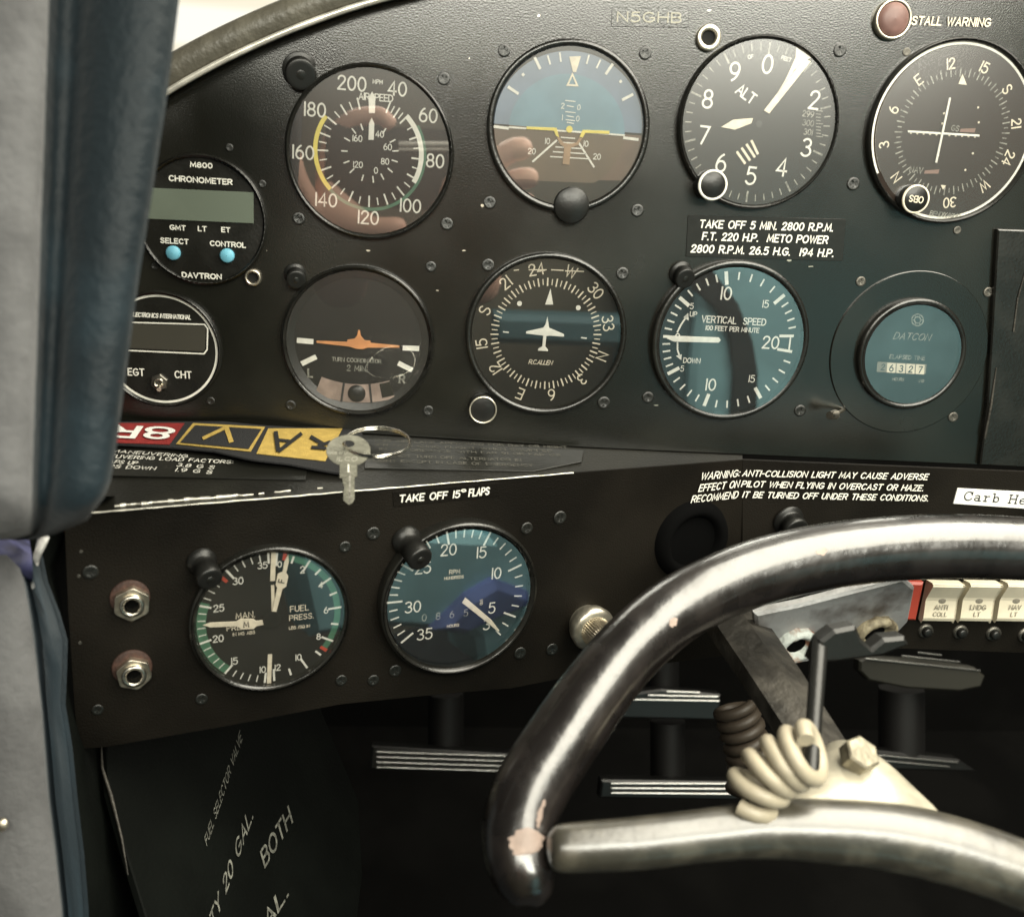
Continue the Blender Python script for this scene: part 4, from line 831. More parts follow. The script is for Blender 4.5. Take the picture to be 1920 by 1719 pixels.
# key
kp = Plane(at(653, 845, .350), (1, .12, 0), (0, .28, 1))
ko = thing('door_key', 'round headed nickel key hanging over the ledge edge', 'key', kp.frame(kp.hit(654, 846)))
Mi = ko.matrix_world.inverted(); 
def kl(u, v): p = Mi @ kp.hit(u, v); return (p.x, p.y)
head = [kl(653+42*math.cos(R(a)), 845+30*math.sin(R(a))) for a in range(0, 360, 12)]
mb = MB(); hole = [kl(653+11*math.cos(R(a)), 832+6*math.sin(R(a))) for a in range(0, 360, 12)]; n = 30
for z0, z1 in ((0, .0011),):
    A_ = [(x, y, z1) for x, y in head]; B_ = [(x, y, z1) for x, y in hole]; C_ = [(x, y, z0) for x, y in head]; D_ = [(x, y, z0) for x, y in hole]
    mb.add(A_+B_+C_+D_, [(i, n+i, n+(i+1) % n, (i+1) % n) for i in range(n)]+[(i, (i+1) % n, 2*n+(i+1) % n, 2*n+i) for i in range(n)]+[(n+i, 3*n+i, 3*n+(i+1) % n, n+(i+1) % n) for i in range(n)]+[(2*n+i, 2*n+(i+1) % n, 3*n+(i+1) % n, 3*n+i) for i in range(n)])
mb.build('bow', M['key'], ko, bevel=.0002)
bl = [kl(u, v) for u, v in ((636, 868), (670, 868), (670, 893), (665, 895), (665, 936), (661, 943), (654, 947), (643, 938), (643, 920), (645, 914), (642, 905), (641, 897), (636, 896))]
mb = MB(); mb.prism(bl[::-1], .0001, .0012, .00015); mb.build('blade', M['key'], ko)
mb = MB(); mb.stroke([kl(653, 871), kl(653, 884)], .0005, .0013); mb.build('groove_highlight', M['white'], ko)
mb = MB(); mb.stroke([kl(656, 884), kl(655, 940)], .0006, .00125); mb.build('milled_groove', M['screw'], ko)
mb = MB(); text(mb, 'ILCO', *kl(651, 860), .0016, asp=1.9, wt=.12, z=.00115, slant=.3); text(mb, 'MADE IN USA', *kl(636, 849), .0010, asp=1.2, wt=.12, z=.00115); mb.build('stamped_lettering', M['key2'], ko)
ro = thing('split_key_ring', 'thin steel split ring joining the key to the black strap', 'key ring')
mb = MB(); mb2 = MB()
for off, q in ((0, mb), (3, mb2)):
    pts = []
    for i in range(49):
        a = 2*math.pi*i/48; u = 707+62*math.cos(a); v = 830+(25+off)*math.sin(a)-off*.3; pts.append(at(u, v, .352-.03*math.sin(a)*1.0+.004))
    q.tube(pts, .00055, 8, caps=False)
mb.build('outer_coil', M['ring'], ro); mb2.build('inner_coil', M['ring'], ro)

# ------------------------------------------------------------------ yoke
yk = thing('control_yoke', 'large black and cream control yoke with a worn glossy rim in the foreground', 'control yoke', Matrix.Translation(at(1500, 1500, .31)))
ya, yb, yc = at(1500, 1030, .372), at(1000, 1560, .300), at(1900, 1600, .312)
YP = Plane(ya, yc-yb, ya-yb)
def ykp(u, v, off=0): return YP.hit(u, v, off)
rimc = [(2080, 1050), (1960, 1032), (1800, 1024), (1640, 1031), (1500, 1052), (1380, 1087), (1270, 1142), (1180, 1218), (1110, 1305), (1045, 1400), (995, 1480), (972, 1545), (975, 1610), (992, 1655), (1006, 1682), (1012, 1698)]
rr = [58, 59, 60, 61, 62, 62, 63, 64, 67, 70, 71, 70, 66, 56, 36, 6]
pp = smoothpath([(u, v, r_) for (u, v), r_ in zip(rimc, rr)], 6)
def ykr(p, sc=1): return p.z*(ykp(p.x, p.y)-CAM).dot(fw)/F*sc
RP = pp
mb = MB(); mb.tube([ykp(p.x, p.y) for p in pp], [ykr(p) for p in pp], 40, flat=1.0, ref=(0, -1, 0)); mb.build('rim', M['yoke'], yk, world=True)
# finger ridge cap of worn paint at the foot of the rim
def patch(pix, m, name, off, thick=.0006):
    P0, pts = plane_poly(YP, pix, off)
    mb = MB(); n = len(pts); cx = sum(p[0] for p in pts)/n; cy = sum(p[1] for p in pts)/n
    fr = YP.frame(P0); vs = [fr @ V((x, y, 0)) for x, y in pts]+[fr @ V((cx+(x-cx)*.6, cy+(y-cy)*.6, thick)) for x, y in pts]+[fr @ V((cx, cy, thick*1.3))]
    mb.add(vs, [(i, (i+1) % n, n+(i+1) % n, n+i) for i in range(n)]+[(n+i, n+(i+1) % n, 2*n) for i in range(n)], True); return mb.build(name, m, yk, world=True)
def rim_patch(t0, t1, a0, a1, m, name, seed, amp=.25):
    rnd = random.Random(seed); P = [ykp(p.x, p.y) for p in RP]; n = len(P); i0, i1 = int(t0*(n-1)), int(t1*(n-1)); c = YP.n; mb = MB(); rows_ = []
    m_ = max(6, (i1-i0)*2)
    for j in range(m_+1):
        f_ = i0+(i1-i0)*j/m_; i = min(int(f_), n-2); p = P[i].lerp(P[i+1], f_-i); t = (P[i+1]-P[i]).normalized(); nn_ = (c-t*c.dot(t)).normalized(); b = t.cross(nn_)
        w_ = math.sin(math.pi*min(1, max(0, j/m_)))**.5; lo = a0+(a1-a0)*(.5-.5*w_)+rnd.uniform(-amp, amp)*.35*(a1-a0); hi = a1-(a1-a0)*(.5-.5*w_)+rnd.uniform(-amp, amp)*.35*(a1-a0)
        r_ = ykr(RP[i])*1.006; rows_.append([p+(nn_*math.cos(R(lo+(hi-lo)*q/6))+b*math.sin(R(lo+(hi-lo)*q/6)))*r_ for q in range(7)])
    mb.add([p for q in rows_ for p in q], [(j*7+q, (j+1)*7+q, (j+1)*7+q+1, j*7+q+1) for j in range(m_) for q in range(6)], True); return mb.build(name, m, yk, world=True)
rim_patch(.76, .82, -38, 22, M['worn'], 'worn_and_glint_patch', 3); rim_patch(.81, .85, -75, -52, M['worn'], 'worn_and_glint_patch', 5); rim_patch(.69, .765, -30, -22, M['worn'], 'worn_and_glint_patch', 8, .6)  # foot and edge are worn paint; the thin last one paints a reflection
rim_patch(.427, .439, -30, -18, M['worn'], 'chip', 11, .6); rim_patch(.26, .268, -20, -8, M['worn'], 'chip', 13, .6)
# spoke
sp = smoothpath([(1024, 1590, 10), (1030, 1590, 28), (1046, 1590, 40), (1090, 1588, 44), (1200, 1580, 46), (1320, 1566, 46), (1430, 1555, 50), (1540, 1557, 56), (1650, 1566, 60), (1760, 1588, 62), (1880, 1626, 62), (2010, 1680, 62)], 5)
mb = MB(); mb.tube([ykp(p.x, p.y, .010) for p in sp], [ykr(p) for p in sp], 28, ref=(0, 0, 1)); mb.build('spoke', M['yspoke'], yk, world=True)
# centre boss
rows = [((1320, 1530), (1800, 1570)), ((1450, 1502), (1745, 1520)), ((1490, 1462), (1702, 1472)), ((1528, 1422), (1664, 1430)), ((1552, 1392), (1622, 1398)), ((1572, 1378), (1600, 1382))]
mb = MB(); vs = []; nr = 18
for j, (a, b) in enumerate(rows):
    A_ = ykp(*a); B_ = ykp(*b); c = (A_+B_)/2; hw = (B_-A_)/2; dep = [.012, .013, .012, .0105, .008, .003][j]
    for i in range(nr):
        t = 2*math.pi*i/nr; vs.append(c+hw*math.cos(t)+YP.n*(math.sin(t)*dep+.004-.002*j))
mb.add(vs, [(j*nr+i, j*nr+(i+1) % nr, (j+1)*nr+(i+1) % nr, (j+1)*nr+i) for j in range(len(rows)-1) for i in range(nr)]+[tuple(reversed(range(nr))), tuple(range((len(rows)-1)*nr, len(rows)*nr))], True)
mb.build('centre_boss', M['boss'], yk, world=True, subsurf=1)
bp = Plane(ykp(1611, 1416, .013), (1, .1, -.12), (0, .85, .48)); fr = bp.frame(bp.o)
mb = MB(); mb.prism([(.0061*math.cos(R(60*i+22)), .0061*math.sin(R(60*i+22))) for i in range(6)], -.003, .003, .0006); mb.v = [tuple(fr @ V(p)) for p in mb.v]; mb.build('hub_bolt', M['boltm'], yk, world=True)
# column going away behind the yoke
mb = MB(); mb.tube([at(1548, 1425, .335), at(1450, 1275, .37), at(1375, 1165, .42), at(1335, 1100, .445)], [.0115, .0130, .0145, .0145], 6, flat=.6, smooth=False); mb.build('column', M['column'], yk, world=True)

# coiled cords
def helix(path, rad, turns, wr, n=18, ph=0):
    P = smoothpath(path, 8); m = turns*n; out = []; nv = V((0, 0, 1))
    for i in range(m+1):
        t = i/m*(len(P)-1); j = min(int(t), len(P)-2); p = P[j].lerp(P[j+1], t-j); d_ = (P[j+1]-P[j]).normalized(); nn_ = (nv-d_*nv.dot(d_)).normalized(); b = d_.cross(nn_)
        a = 2*math.pi*i/n+ph; r_ = rad; out.append(p+nn_*math.cos(a)*r_+b*math.sin(a)*r_)
    return out
mb = MB(); mb.tube(helix([at(1405, 1505, .300), at(1436, 1455, .298), at(1480, 1425, .296), at(1532, 1406, .292)], .0078, 5, .002, ph=.6), .0027, 12)
tag(mb.build('coiled_cord', M['coil']), 'cream coiled microphone cord wound over the yoke centre', 'cord', 'coiled cords')
mb = MB(); mb.tube(helix([at(1378, 1322, .43), at(1395, 1380, .43), at(1408, 1440, .43), at(1402, 1500, .43)], .0085, 8, .002), .0026, 10)
tag(mb.build('coiled_cord', M['coild']), 'dim brown coiled cord hanging behind the yoke column', 'cord', 'coiled cords')
# black microphone hook
hk = thing('microphone_hanger', 'dark upright T shaped hanger rising from the yoke centre', 'hanger', Matrix.Translation(at(1525, 1400, .30)))
mb = MB(); mb.tube([at(1519, 1462, .290), at(1527, 1340, .308), at(1537, 1200, .330)], [.0026, .0026, .0030], 12, flat=.8); mb.build('post', M['knob'], hk, world=True)
mb = MB(); hp = Plane(at(1600, 1200, .330), (1, .1, 0), (0, .1, 1)); P0, pts = plane_poly(hp, [(1518, 1238), (1560, 1238), (1650, 1226), (1700, 1206), (1692, 1190), (1652, 1194), (1630, 1212), (1612, 1196), (1600, 1170), (1560, 1178), (1534, 1198)][::-1]); mb.prism(pts, -.004, .002, .0012); mb.v = [tuple(hp.frame(P0) @ V(p)) for p in mb.v]; mb.build('cross_arm', M['knob'], hk, world=True)

# bracket with corroded connectors
BP = Plane(at(1560, 1160, .415), (1, .15, .05), (0, -.35, 1))
bk = thing('socket_bracket', 'dull grey metal bracket with two corroded round connectors below the yoke rim', 'bracket', BP.frame(BP.hit(1560, 1160)))
P0, pts = plane_poly(BP, [(1412, 1146), (1500, 1128), (1600, 1102), (1690, 1080), (1712, 1098), (1700, 1160), (1672, 1190), (1600, 1200), (1555, 1212), (1510, 1236), (1462, 1242), (1432, 1232), (1418, 1200)])
mb = MB(); mb.prism(pts[::-1] if sum(pts[i][0]*pts[(i+1) % len(pts)][1]-pts[(i+1) % len(pts)][0]*pts[i][1] for i in range(len(pts))) < 0 else pts, -.002, .002, .0012); fr = BP.frame(P0); mb.v = [tuple(fr @ V(p)) for p in mb.v]; mb.build('plate', M['brack'], bk, world=True)
k = (BP.hit(1500, 1200)-BP.hit(1480, 1200)).length/20
for u, v, r_, m, nm in ((1490, 1205, 34, 'corr', 'connector'), (1637, 1184, 36, 'corr2', 'connector')):
    fr = BP.frame(BP.hit(u, v, .002)); mb = MB(); mb.lathe([(r_*k, 0), (r_*k*1.02, .003), (r_*k*.9, .0045), (r_*k*.7, .004), (r_*k*.5, .002), (r_*k*.45, .001)], 28); mb.v = [tuple(fr @ V((x*(1+.05*math.sin(i*2.1)), y*(1+.05*math.cos(i*1.7)), z))) for i, (x, y, z) in enumerate(mb.v)]; cc = mb.build(nm, M[m], bk, world=True)
    mb = MB(); mb.disc(r_*k*.48, .0015, n=24); mb.v = [tuple(fr @ V(p)) for p in mb.v]; mb.build('socket_hole', M['hole'], bk, world=True)

# rocker switches
def rocker(u, label, t1, t2, first=[None]):
    P = SP.hit(u, 1124, .002); k = (SP.hit(u+10, 1124)-SP.hit(u-10, 1124)).length/20; fr = SP.frame(P)
    root = thing('rocker_switch', label, 'switch', fr, 'cream rocker switches under the yoke rim')
    hw = 30*k; prof = [(-38, 0), (-38, 10), (-30, 13), (2, 9), (8, 10), (36, 22), (38, 19), (38, 0)]; mb = MB(); n = len(prof)
    vs = [(-hw, y*k, z*k) for y, z in prof]+[(hw, y*k, z*k) for y, z in prof]
    mb.add(vs, [(i, i+1, n+i+1, n+i) for i in range(n-1)]+[tuple(range(n)), tuple(reversed(range(n, 2*n)))]); mb.build('rocker', M['rocker'], root, bevel=.0007)
    mb = MB(); text(mb, t1, 1*k, -9*k, 10*k, wt=.16, z=12.2*k); mb.build('legend', M['ink2'], root)
    mb = MB(); text(mb, t2, 1*k, -22*k, 9*k, wt=.14, z=13.4*k); mb.build('legend', M['ink2'], root)
    mb = MB(); mb.lathe([(7*k, 9.4*k), (.0001, 10.4*k)], 12, (2*k, 2*k)); mb.build('pip', M['ink2'], root)
rocker(1759, 'cream rocker switch lettered ANTI COLL, leftmost of the row', 'ANTI', 'COLL'); rocker(1828, 'cream rocker switch lettered LNDG LT in the middle of the row', 'LNDG', 'LT'); rocker(1897, 'cream rocker switch lettered NAV LT cut off by the picture edge', 'NAV', 'LT')
P = SP.hit(1712, 1122, .002); fr = SP.frame(P); k = (SP.hit(1722, 1122)-SP.hit(1702, 1122)).length/20
rs = thing('master_switch', 'dark red rocker switch partly hidden left of the cream rockers', 'switch', fr); mb = MB(); mb.box(-24*k, 8*k, -38*k, 36*k, 0, 12*k, .0012); mb.build('rocker', M['rockr'], rs)
for u, v in ((1735, 1182), (1800, 1184), (1862, 1187), (1922, 1190)):
    k = (SP.hit(u+10, v)-SP.hit(u-10, v)).length/20; b0 = thing('circuit_breaker', {1735: 'dark round breaker button under the ANTI COLL rocker', 1800: 'dark round breaker button under the LNDG rocker', 1862: 'worn bright breaker button under the NAV rocker', 1922: 'breaker button cut by the right edge of the picture'}[u], 'circuit breaker', SP.frame(SP.hit(u, v)), 'breaker buttons below the rockers')
    mb = MB(); mb.lathe([(14*k, 0), (13*k, .0012), (9*k, .0012)], 24); mb.build('collar', M['screw'], b0); mb = MB(); mb.lathe([(8.5*k, 0), (8.5*k, .003), (6*k, .0036), (.0001, .0036)], 20); mb.build('button', M['knob'], b0)

# ------------------------------------------------------------------ footwell: pedals and pads
def quadbox(depth, pix, thick, m, name, parent):
    pl = Plane(at(*pix[0], depth), (1, 0, -.02), (0, .3, 1)); P0, pts = plane_poly(pl, pix)
    if sum(pts[i][0]*pts[(i+1) % len(pts)][1]-pts[(i+1) % len(pts)][0]*pts[i][1] for i in range(len(pts))) < 0: pts = pts[::-1]
    mb = MB(); mb.prism(pts, -thick, 0, .0015); fr = pl.frame(P0); mb.v = [tuple(fr @ V(p)) for p in mb.v]; mb.build(name, m, parent, world=True); return pl
def pedal(label, pix, ribs, arm, depth=.72):
    root = thing('rudder_pedal', label, 'pedal', Matrix.Translation(at(*pix[0], depth)), 'rudder pedals in the dark footwell')
    pl = quadbox(depth, pix, .012, M['pedal'], 'pad', root)
    for a, b in ribs:
        mb = MB(); mb.tube([pl.hit(*a, .001), pl.hit(*b, .001)], .0008, 8); mb.build('rib', M['rib'], root, world=True)
    mb = MB(); mb.tube([at(*p, depth+.03) for p in arm], .018*.8, 8); mb.build('arm', M['arm'], root, world=True)
pedal('lowest left ribbed rudder pedal, left of the yoke rim', [(697, 1398), (1000, 1416), (1000, 1450), (693, 1442)], [((706, 1409+9.5*i), (985, 1418+9.5*i)) for i in range(4)], [(836, 1300), (836, 1395)])
pedal('ribbed rudder pedal just above the yoke spoke', [(1128, 1462), (1372, 1466), (1385, 1500), (1124, 1496)], [((1146, 1468+9*i), (1372, 1469+9.5*i)) for i in range(3)], [(1252, 1350), (1252, 1455)])
pedal('upper middle ribbed pedal seen between rim and column', [(1170, 1302), (1240, 1292), (1352, 1302), (1350, 1350), (1165, 1346)], [((1180, 1311), (1348, 1314)), ((1215, 1303), (1346, 1306)), ((1250, 1296), (1312, 1298))], [(1240, 1200), (1240, 1295)])
pedal('right ribbed rudder pedal beyond the hub bolt', [(1640, 1406), (1800, 1424), (1832, 1446), (1640, 1442)], [((1645, 1415), (1795, 1429)), ((1645, 1425), (1780, 1437))], [(1690, 1290), (1690, 1400)])
pd = thing('brake_pad', 'olive black oval toe pad under the breaker row', 'pedal', Matrix.Translation(at(1730, 1260, .7)))
oval = [(1612, 1238), (1630, 1232), (1720, 1238), (1830, 1252), (1848, 1268), (1840, 1288), (1800, 1296), (1700, 1290), (1630, 1276), (1612, 1258)]
pl = quadbox(.7, oval, .01, M['oval'], 'pad', pd)
for a, b in (((1622, 1234), (1838, 1257)), ((1690, 1229), (1800, 1241)), ((1720, 1223), (1765, 1228))):
    mb = MB(); mb.tube([pl.hit(*a, .001), pl.hit(*b, .001)], .0006, 6); mb.build('bright_edge', M['rib'], pd, world=True)
mb = MB(); mb.tube([at(1690, 1290, .74), at(1690, 1420, .74)], .018, 8); mb.build('arm', M['arm'], pd, world=True)

# ------------------------------------------------------------------ shell of the footwell
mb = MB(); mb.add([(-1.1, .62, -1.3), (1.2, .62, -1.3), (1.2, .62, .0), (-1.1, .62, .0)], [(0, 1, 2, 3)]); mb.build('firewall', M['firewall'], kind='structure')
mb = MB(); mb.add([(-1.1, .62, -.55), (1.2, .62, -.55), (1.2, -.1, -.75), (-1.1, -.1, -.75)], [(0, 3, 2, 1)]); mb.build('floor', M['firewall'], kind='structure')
# side kick wall with the fuel selector lettering
KP = Plane(at(500, 1560, .46), (.10, 1, -.05), (-.60, .1, .80))
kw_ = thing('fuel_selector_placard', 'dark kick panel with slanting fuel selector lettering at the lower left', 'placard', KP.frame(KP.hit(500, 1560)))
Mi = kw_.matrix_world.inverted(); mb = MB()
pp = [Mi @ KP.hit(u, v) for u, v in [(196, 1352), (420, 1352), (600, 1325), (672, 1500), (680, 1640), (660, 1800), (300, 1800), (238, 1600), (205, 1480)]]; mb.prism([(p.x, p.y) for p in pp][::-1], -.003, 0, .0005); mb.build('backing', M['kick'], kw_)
mb = MB(); mb.tube([Mi @ KP.hit(u, v) for u, v in ((190, 1400), (192, 1440), (208, 1490), (228, 1570), (240, 1640))], [.0003, .0006, .0008, .0005, .0002], 6); mb.build('chipped_edge', M['column'], kw_)
mb = MB()
def slant_txt(s, a, b, hv, wt):
    L = textlen(s)/6; tmp = MB(); cx = 0
    for ch in s:
        wd, stks = glyph(ch)
        for pts, cl in stks: tmp.stroke([(cx+x/6, y/6) for x, y in pts], wt, 0, cl)
        cx += (wd+1.5)/6
    vs = [Mi @ KP.hit(a[0]+(b[0]-a[0])*x/L+hv[0]*y, a[1]+(b[1]-a[1])*x/L+hv[1]*y, .0006) for x, y, z in tmp.v]; mb.add(vs, tmp.f)
slant_txt('FUEL SELECTOR VALVE', (388, 1585), (454, 1385), (-4, -16), .12)
slant_txt('CAPACITY 20 GAL.', (350, 1880), (474, 1532), (-6, -26), .15)
slant_txt('BOTH', (497, 1624), (548, 1540), (-8, -28), .16)
slant_txt('20 GAL.', (430, 1860), (540, 1678), (-7, -27), .16)
mb.build('lettering', M['dim2'], kw_)
0 and print('KICK', [round((KP.hit(u, v)-CAM).dot(fw), 3) for u, v in ((196, 1352), (560, 1330), (640, 1800), (300, 1800))])

# ------------------------------------------------------------------ left pillar and side wall
pil = thing('door_post', 'blue grey vinyl door post filling the left edge of the picture', 'door post', Matrix.Translation(at(150, 500, .26)))
def loft(rows, m, name, parent, smooth=True):
    mb = MB(); n = len(rows[0]); vs = [at(*p) for r_ in rows for p in r_]
    mb.add(vs, [(j*n+i, (j+1)*n+i, (j+1)*n+i+1, j*n+i+1) for j in range(len(rows)-1) for i in range(n-1)], smooth); return mb.build(name, m, parent, world=True)
def edgeR(v):
    q = [(-150, 352), (0, 336), (200, 311), (330, 291), (520, 261), (700, 237), (850, 217), (920, 204), (975, 163), (1000, 110), (1012, 60)]
    for (a, b), (c, d_) in zip(q, q[1:]):
        if a <= v <= c: return b+(d_-b)*(v-a)/(c-a)
    return q[-1][1]
def bnd(v): return 92-.035*v
rowsg = []; rowsv = []
for v in [-150, -60, 0, 100, 200, 330, 430, 520, 610, 700, 780, 850, 900, 930, 955, 975, 990, 1002, 1012]:
    e_ = edgeR(v); b_ = bnd(v); b_ = min(b_, e_-40)
    sag = 0 if v < 930 else ((v-930)/82)**2*.03
    rowsg.append([(-260, v, .240+sag), (-120, v, .238+sag), (-20, v, .236+sag), (b_-45, v, .237+sag), (b_-15, v, .240+sag), (b_, v, .246+sag)])
    w_ = e_-b_; rowsv.append([(b_, v, .2465+sag), (b_+w_*.06, v, .253+sag), (b_+w_*.14, v, .257+sag), (b_+w_*.24, v, .2565+sag), (b_+w_*.3, v, .252+sag), (b_+w_*.42, v, .249+sag), (b_+w_*.6, v, .248+sag), (b_+w_*.8, v, .249+sag), (b_+w_*.93, v, .2515+sag), (e_, v, .256+sag), (e_-3, v, .266+sag), (e_-w_*.3, v, .285+sag), (b_, v, .29+sag)])
loft(rowsg, M['greyf'], 'grey_cover', pil); loft(rowsv, M['vin'], 'blue_vinyl_cover', pil)
mb = MB(); mb.tube([at(edgeR(v)-1.5, v, .2557) for v in range(-150, 900, 30)], .00022, 6); mb.build('seam_piping', M['vin'], pil, world=True)
# lower side wall
sw = thing('side_wall', 'grey fabric side wall with dark blue vinyl edge at the lower left', 'wall panel', Matrix.Translation(at(60, 1400, .33)))
gr = []; vv = []
for v, a, b in ((1040, 30, 72), (1090, 45, 82), (1150, 55, 105), (1200, 62, 119), (1250, 68, 118), (1320, 76, 115), (1400, 82, 128), (1500, 90, 138), (1600, 103, 150), (1700, 114, 158), (1800, 122, 160)):
    gr.append([(-260, v, .30), (-100, v, .30), (0, v, .302), (a-20, v, .305), (a, v, .31)]); w_ = b-a
    vv.append([(a, v, .3105), (a+w_*.3, v, .341), (a+w_*.6, v, .317), (b, v, .350), (b+8, v, .345), (b+4, v, .375)])
loft(gr, M['greyf'], 'fabric', sw); loft(vv, M['vind'], 'vinyl_edge', sw)
mb = MB(); mb.lathe([(.0022, 0), (.0022, .0006), (.0014, .0012), (.0001, .0013)], 16); fr = Plane(at(3, 1545, .300), rt, up).frame(at(3, 1545, .300)); mb.v = [tuple(fr @ V(p)) for p in mb.v]; mb.build('screw', M['brass'], sw, world=True)
# dark gap behind the wall edge
rows = []
for v, a, b in ((930, 190, 250), (990, 100, 150), (1060, 70, 150), (1150, 90, 150), (1300, 100, 160), (1410, 110, 205), (1500, 120, 225), (1620, 130, 260), (1800, 140, 330)): rows.append([(a-30, v, .35), (a+20, v, .352), ((a+b)/2, v, .37), (b, v, .42)])
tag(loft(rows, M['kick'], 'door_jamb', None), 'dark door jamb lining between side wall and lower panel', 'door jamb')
# violet bag corner and crumpled tape under the post
rows = [[(-120, 1000, .315), (0, 1004, .312), (55, 1008, .341)], [(-120, 1040, .306), (0, 1040, .304), (60, 1044, .312)], [(-120, 1075, .306), (0, 1070, .305), (62, 1080, .314)], [(-120, 1100, .32), (0, 1082, .343), (60, 1096, .350)]]
tag(loft(rows, M['purple'], 'violet_cushion', None), 'violet blue cushion corner showing under the door post', 'cushion')
mb = MB(); mb.tube([at(82, 1006, .33), at(70, 1040, .326), at(64, 1070, .350), at(62, 1098, .326)], [.0022, .0026, .0020, .0012], 10, flat=.5)
tag(mb.build('crumpled_foil_tape', M['tape']), 'crumpled silver tape beside the violet cushion corner', 'tape')

# ------------------------------------------------------------------ cabin behind the camera (mirrored in the dial glasses)
def mirror(u, v, y, pl=PP, off=.0):
    P = pl.hit(u, v, off); dd = ray(u, v).normalized(); dd = dd-pl.n*2*dd.dot(pl.n); t = (y-P.y)/dd.y; return P+dd*t
def mir_slab(name, pix, y, thick, m, pl=PP, parent=None, bev=.01):
    pts = [mirror(u, v, y, pl) for u, v in pix]; pp = [(p.x, p.z) for p in pts]
    if sum(pp[i][0]*pp[(i+1) % len(pp)][1]-pp[(i+1) % len(pp)][0]*pp[i][1] for i in range(len(pp))) < 0: pp = pp[::-1]
    mb = MB(); mb.prism(pp, -thick, 0, bev); mb.v = [(x, y+z, h) for x, h, z in mb.v]; mb.f = [tuple(reversed(f)) for f in mb.f]
    return mb.build(name, m, parent)
seat = thing('passenger_seat', 'teal leather seat back behind the photographer, mirrored in the vertical speed glass', 'seat', Matrix.Translation((.5, -1.05, -.3)))
def under(o, p): o.parent = p; o.matrix_parent_inverse = p.matrix_world.inverted(); return o
under(mir_slab('backrest', [(1320, 490), (1560, 492), (1900, 494), (1900, 1050), (1280, 1050), (1296, 700)], -1.05, .10, M['teal'], VT), seat)
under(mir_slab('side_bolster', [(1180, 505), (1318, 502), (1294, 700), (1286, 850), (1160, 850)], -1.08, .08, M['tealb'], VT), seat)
bd = [(1300, 540), (1345, 580), (1370, 630), (1378, 700), (1372, 800), (1418, 800), (1422, 700), (1412, 640), (1385, 570), (1335, 505), (1290, 480)]
tag(mir_slab('shoulder_belt', bd, -1.03, .015, M['strap'], VT, bev=.002), 'black shoulder belt across the teal seat back', 'seat belt')
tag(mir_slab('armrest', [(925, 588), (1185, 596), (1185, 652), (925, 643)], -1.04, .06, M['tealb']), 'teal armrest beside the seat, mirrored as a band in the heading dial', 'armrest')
tag(mir_slab('jacket_slab', [(725, 1006), (800, 1003), (925, 1010), (928, 985), (1010, 985), (1010, 1185), (930, 1250), (905, 1250), (898, 1200), (880, 1186), (700, 1176), (700, 1010)], -.62, .08, M['teal'], QT), 'teal slab standing for the jacket of the photographer, shaped to its tachometer reflection', 'cushion')  # unseen slab for the jacket, outlined to mirror in the tachometer
tag(mir_slab('sleeve_slab', [(820, 1186), (878, 1194), (945, 1163), (1000, 1140), (1000, 1115), (935, 1092), (885, 1122)], -.60, .03, M['bluec'], QT), 'deep blue cloth slab standing for a sleeve, shaped to its tachometer reflection', 'cloth')  # added for the blue sleeve reflection, outline follows the mirrored shape
tag(mir_slab('jacket_strip', [(549, 1020), (610, 1020), (675, 1060), (675, 1188), (640, 1188), (588, 1198), (568, 1110)], -.66, .06, M['teal'], QM), 'narrow teal slab standing for the jacket, shaped to its manifold gauge reflection', 'cushion')  # unseen piece of jacket, cut to the teal wedge in the gauge glass
mb = MB(); mb.box(-1.6, 2.2, -.9, 1.4, -1.30, -1.25); mb.v = [(x, z, y) for x, y, z in mb.v]; mb.f = [tuple(reversed(f)) for f in mb.f]; mb.build('rear_cabin_wall', M['headl'], kind='structure')
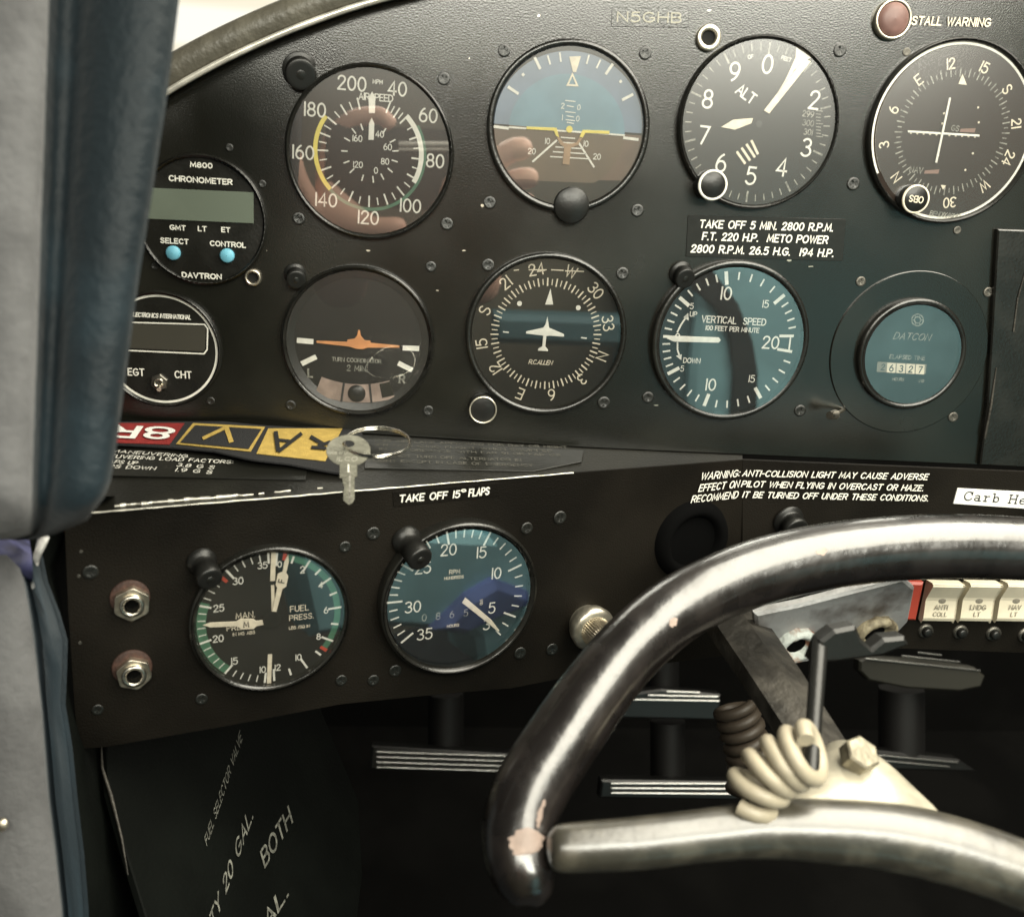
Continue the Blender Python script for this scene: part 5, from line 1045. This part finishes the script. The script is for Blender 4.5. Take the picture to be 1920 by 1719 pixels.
# the photographer's hands and telephone, mirrored in the airspeed and attitude glasses
def skinmesh(name, chains, parent, m):
    vs = []; es = []; rs = []
    for ch in chains:
        prev = None
        for it in ch:
            if isinstance(it, int): prev = it; continue
            (u, v, y, r) = it; vs.append(mirror(u, v, y)); rs.append(r)
            if prev is not None: es.append((prev, len(vs)-1))
            prev = len(vs)-1
    me = bpy.data.meshes.new(name); me.from_pydata([tuple(p) for p in vs], es, []); o = bpy.data.objects.new(name, me); COL.objects.link(o)
    mo = o.modifiers.new('skin', 'SKIN'); mo.use_smooth_shade = True
    for i, r in enumerate(rs): me.skin_vertices[0].data[i].radius = (r, r)
    me.skin_vertices[0].data[0].use_root = True
    o.modifiers.new('sub', 'SUBSURF').render_levels = 2; me.materials.append(m)
    under(o, parent) if parent else None; return o
per = thing('person', 'hands of the photographer raised to hold a dark telephone, seen mirrored in the glasses', 'person', Matrix.Translation((-.1, -.5, .2)))
skinmesh('hand', [
  [(640, 560, -.60, .030), (640, 470, -.56, .032), (640, 440, -.52, .030)],
  [2, (590, 395, -.51, .012), (560, 335, -.50, .0095), (548, 285, -.50, .0088), (549, 255, -.50, .007)],
  [2, (690, 432, -.50, .014), (730, 428, -.49, .011), (765, 420, -.49, .009)],
  [1, (700, 470, -.52, .011), (745, 462, -.50, .010), (780, 452, -.50, .008)],
  [1, (690, 510, -.53, .010), (730, 505, -.51, .009), (765, 495, -.50, .0075)],
  [2, (615, 330, -.53, .012), (625, 255, -.53, .010), (665, 222, -.52, .0095), (715, 216, -.515, .009), (738, 240, -.51, .0075)]], per, M['skin'])
skinmesh('hand', [
  [(900, 560, -.60, .028), (880, 470, -.57, .030), (890, 400, -.54, .028)],
  [2, (905, 350, -.52, .012), (930, 300, -.505, .0115), (965, 276, -.50, .0125), (1000, 281, -.495, .010)],
  [2, (925, 370, -.52, .012), (955, 340, -.505, .011), (985, 332, -.50, .011), (1010, 336, -.50, .009)],
  [2, (930, 400, -.53, .011), (965, 380, -.51, .010), (1000, 376, -.50, .008)],
  [1, (925, 440, -.54, .010), (960, 425, -.52, .009), (990, 420, -.51, .007)],
  [1, (850, 420, -.52, .013), (840, 370, -.51, .011), (850, 330, -.51, .009)]], per, M['skin'])
cb = MB(); cb.tube([mirror(748, 271, -.50), mirror(850, 271, -.50), mirror(900, 274, -.505)], .0022, 8); cb.tube([mirror(748, 281, -.50), mirror(850, 281, -.50), mirror(900, 284, -.505)], .0014, 8)  # tubes added to give the phone edge streaks in the airspeed glass
tag(cb.build('phone_edge_streak', M['white']), 'white doubled cable crossing the telephone, added to mirror as a bright phone edge line in the airspeed dial', 'streak')
ph = mir_slab('mobile_phone', [(612, 232), (925, 248), (920, 400), (608, 384)], -.515, .009, M['knob'], bev=.002); tag(ph, 'dark telephone held up in both hands of the photographer', 'telephone')
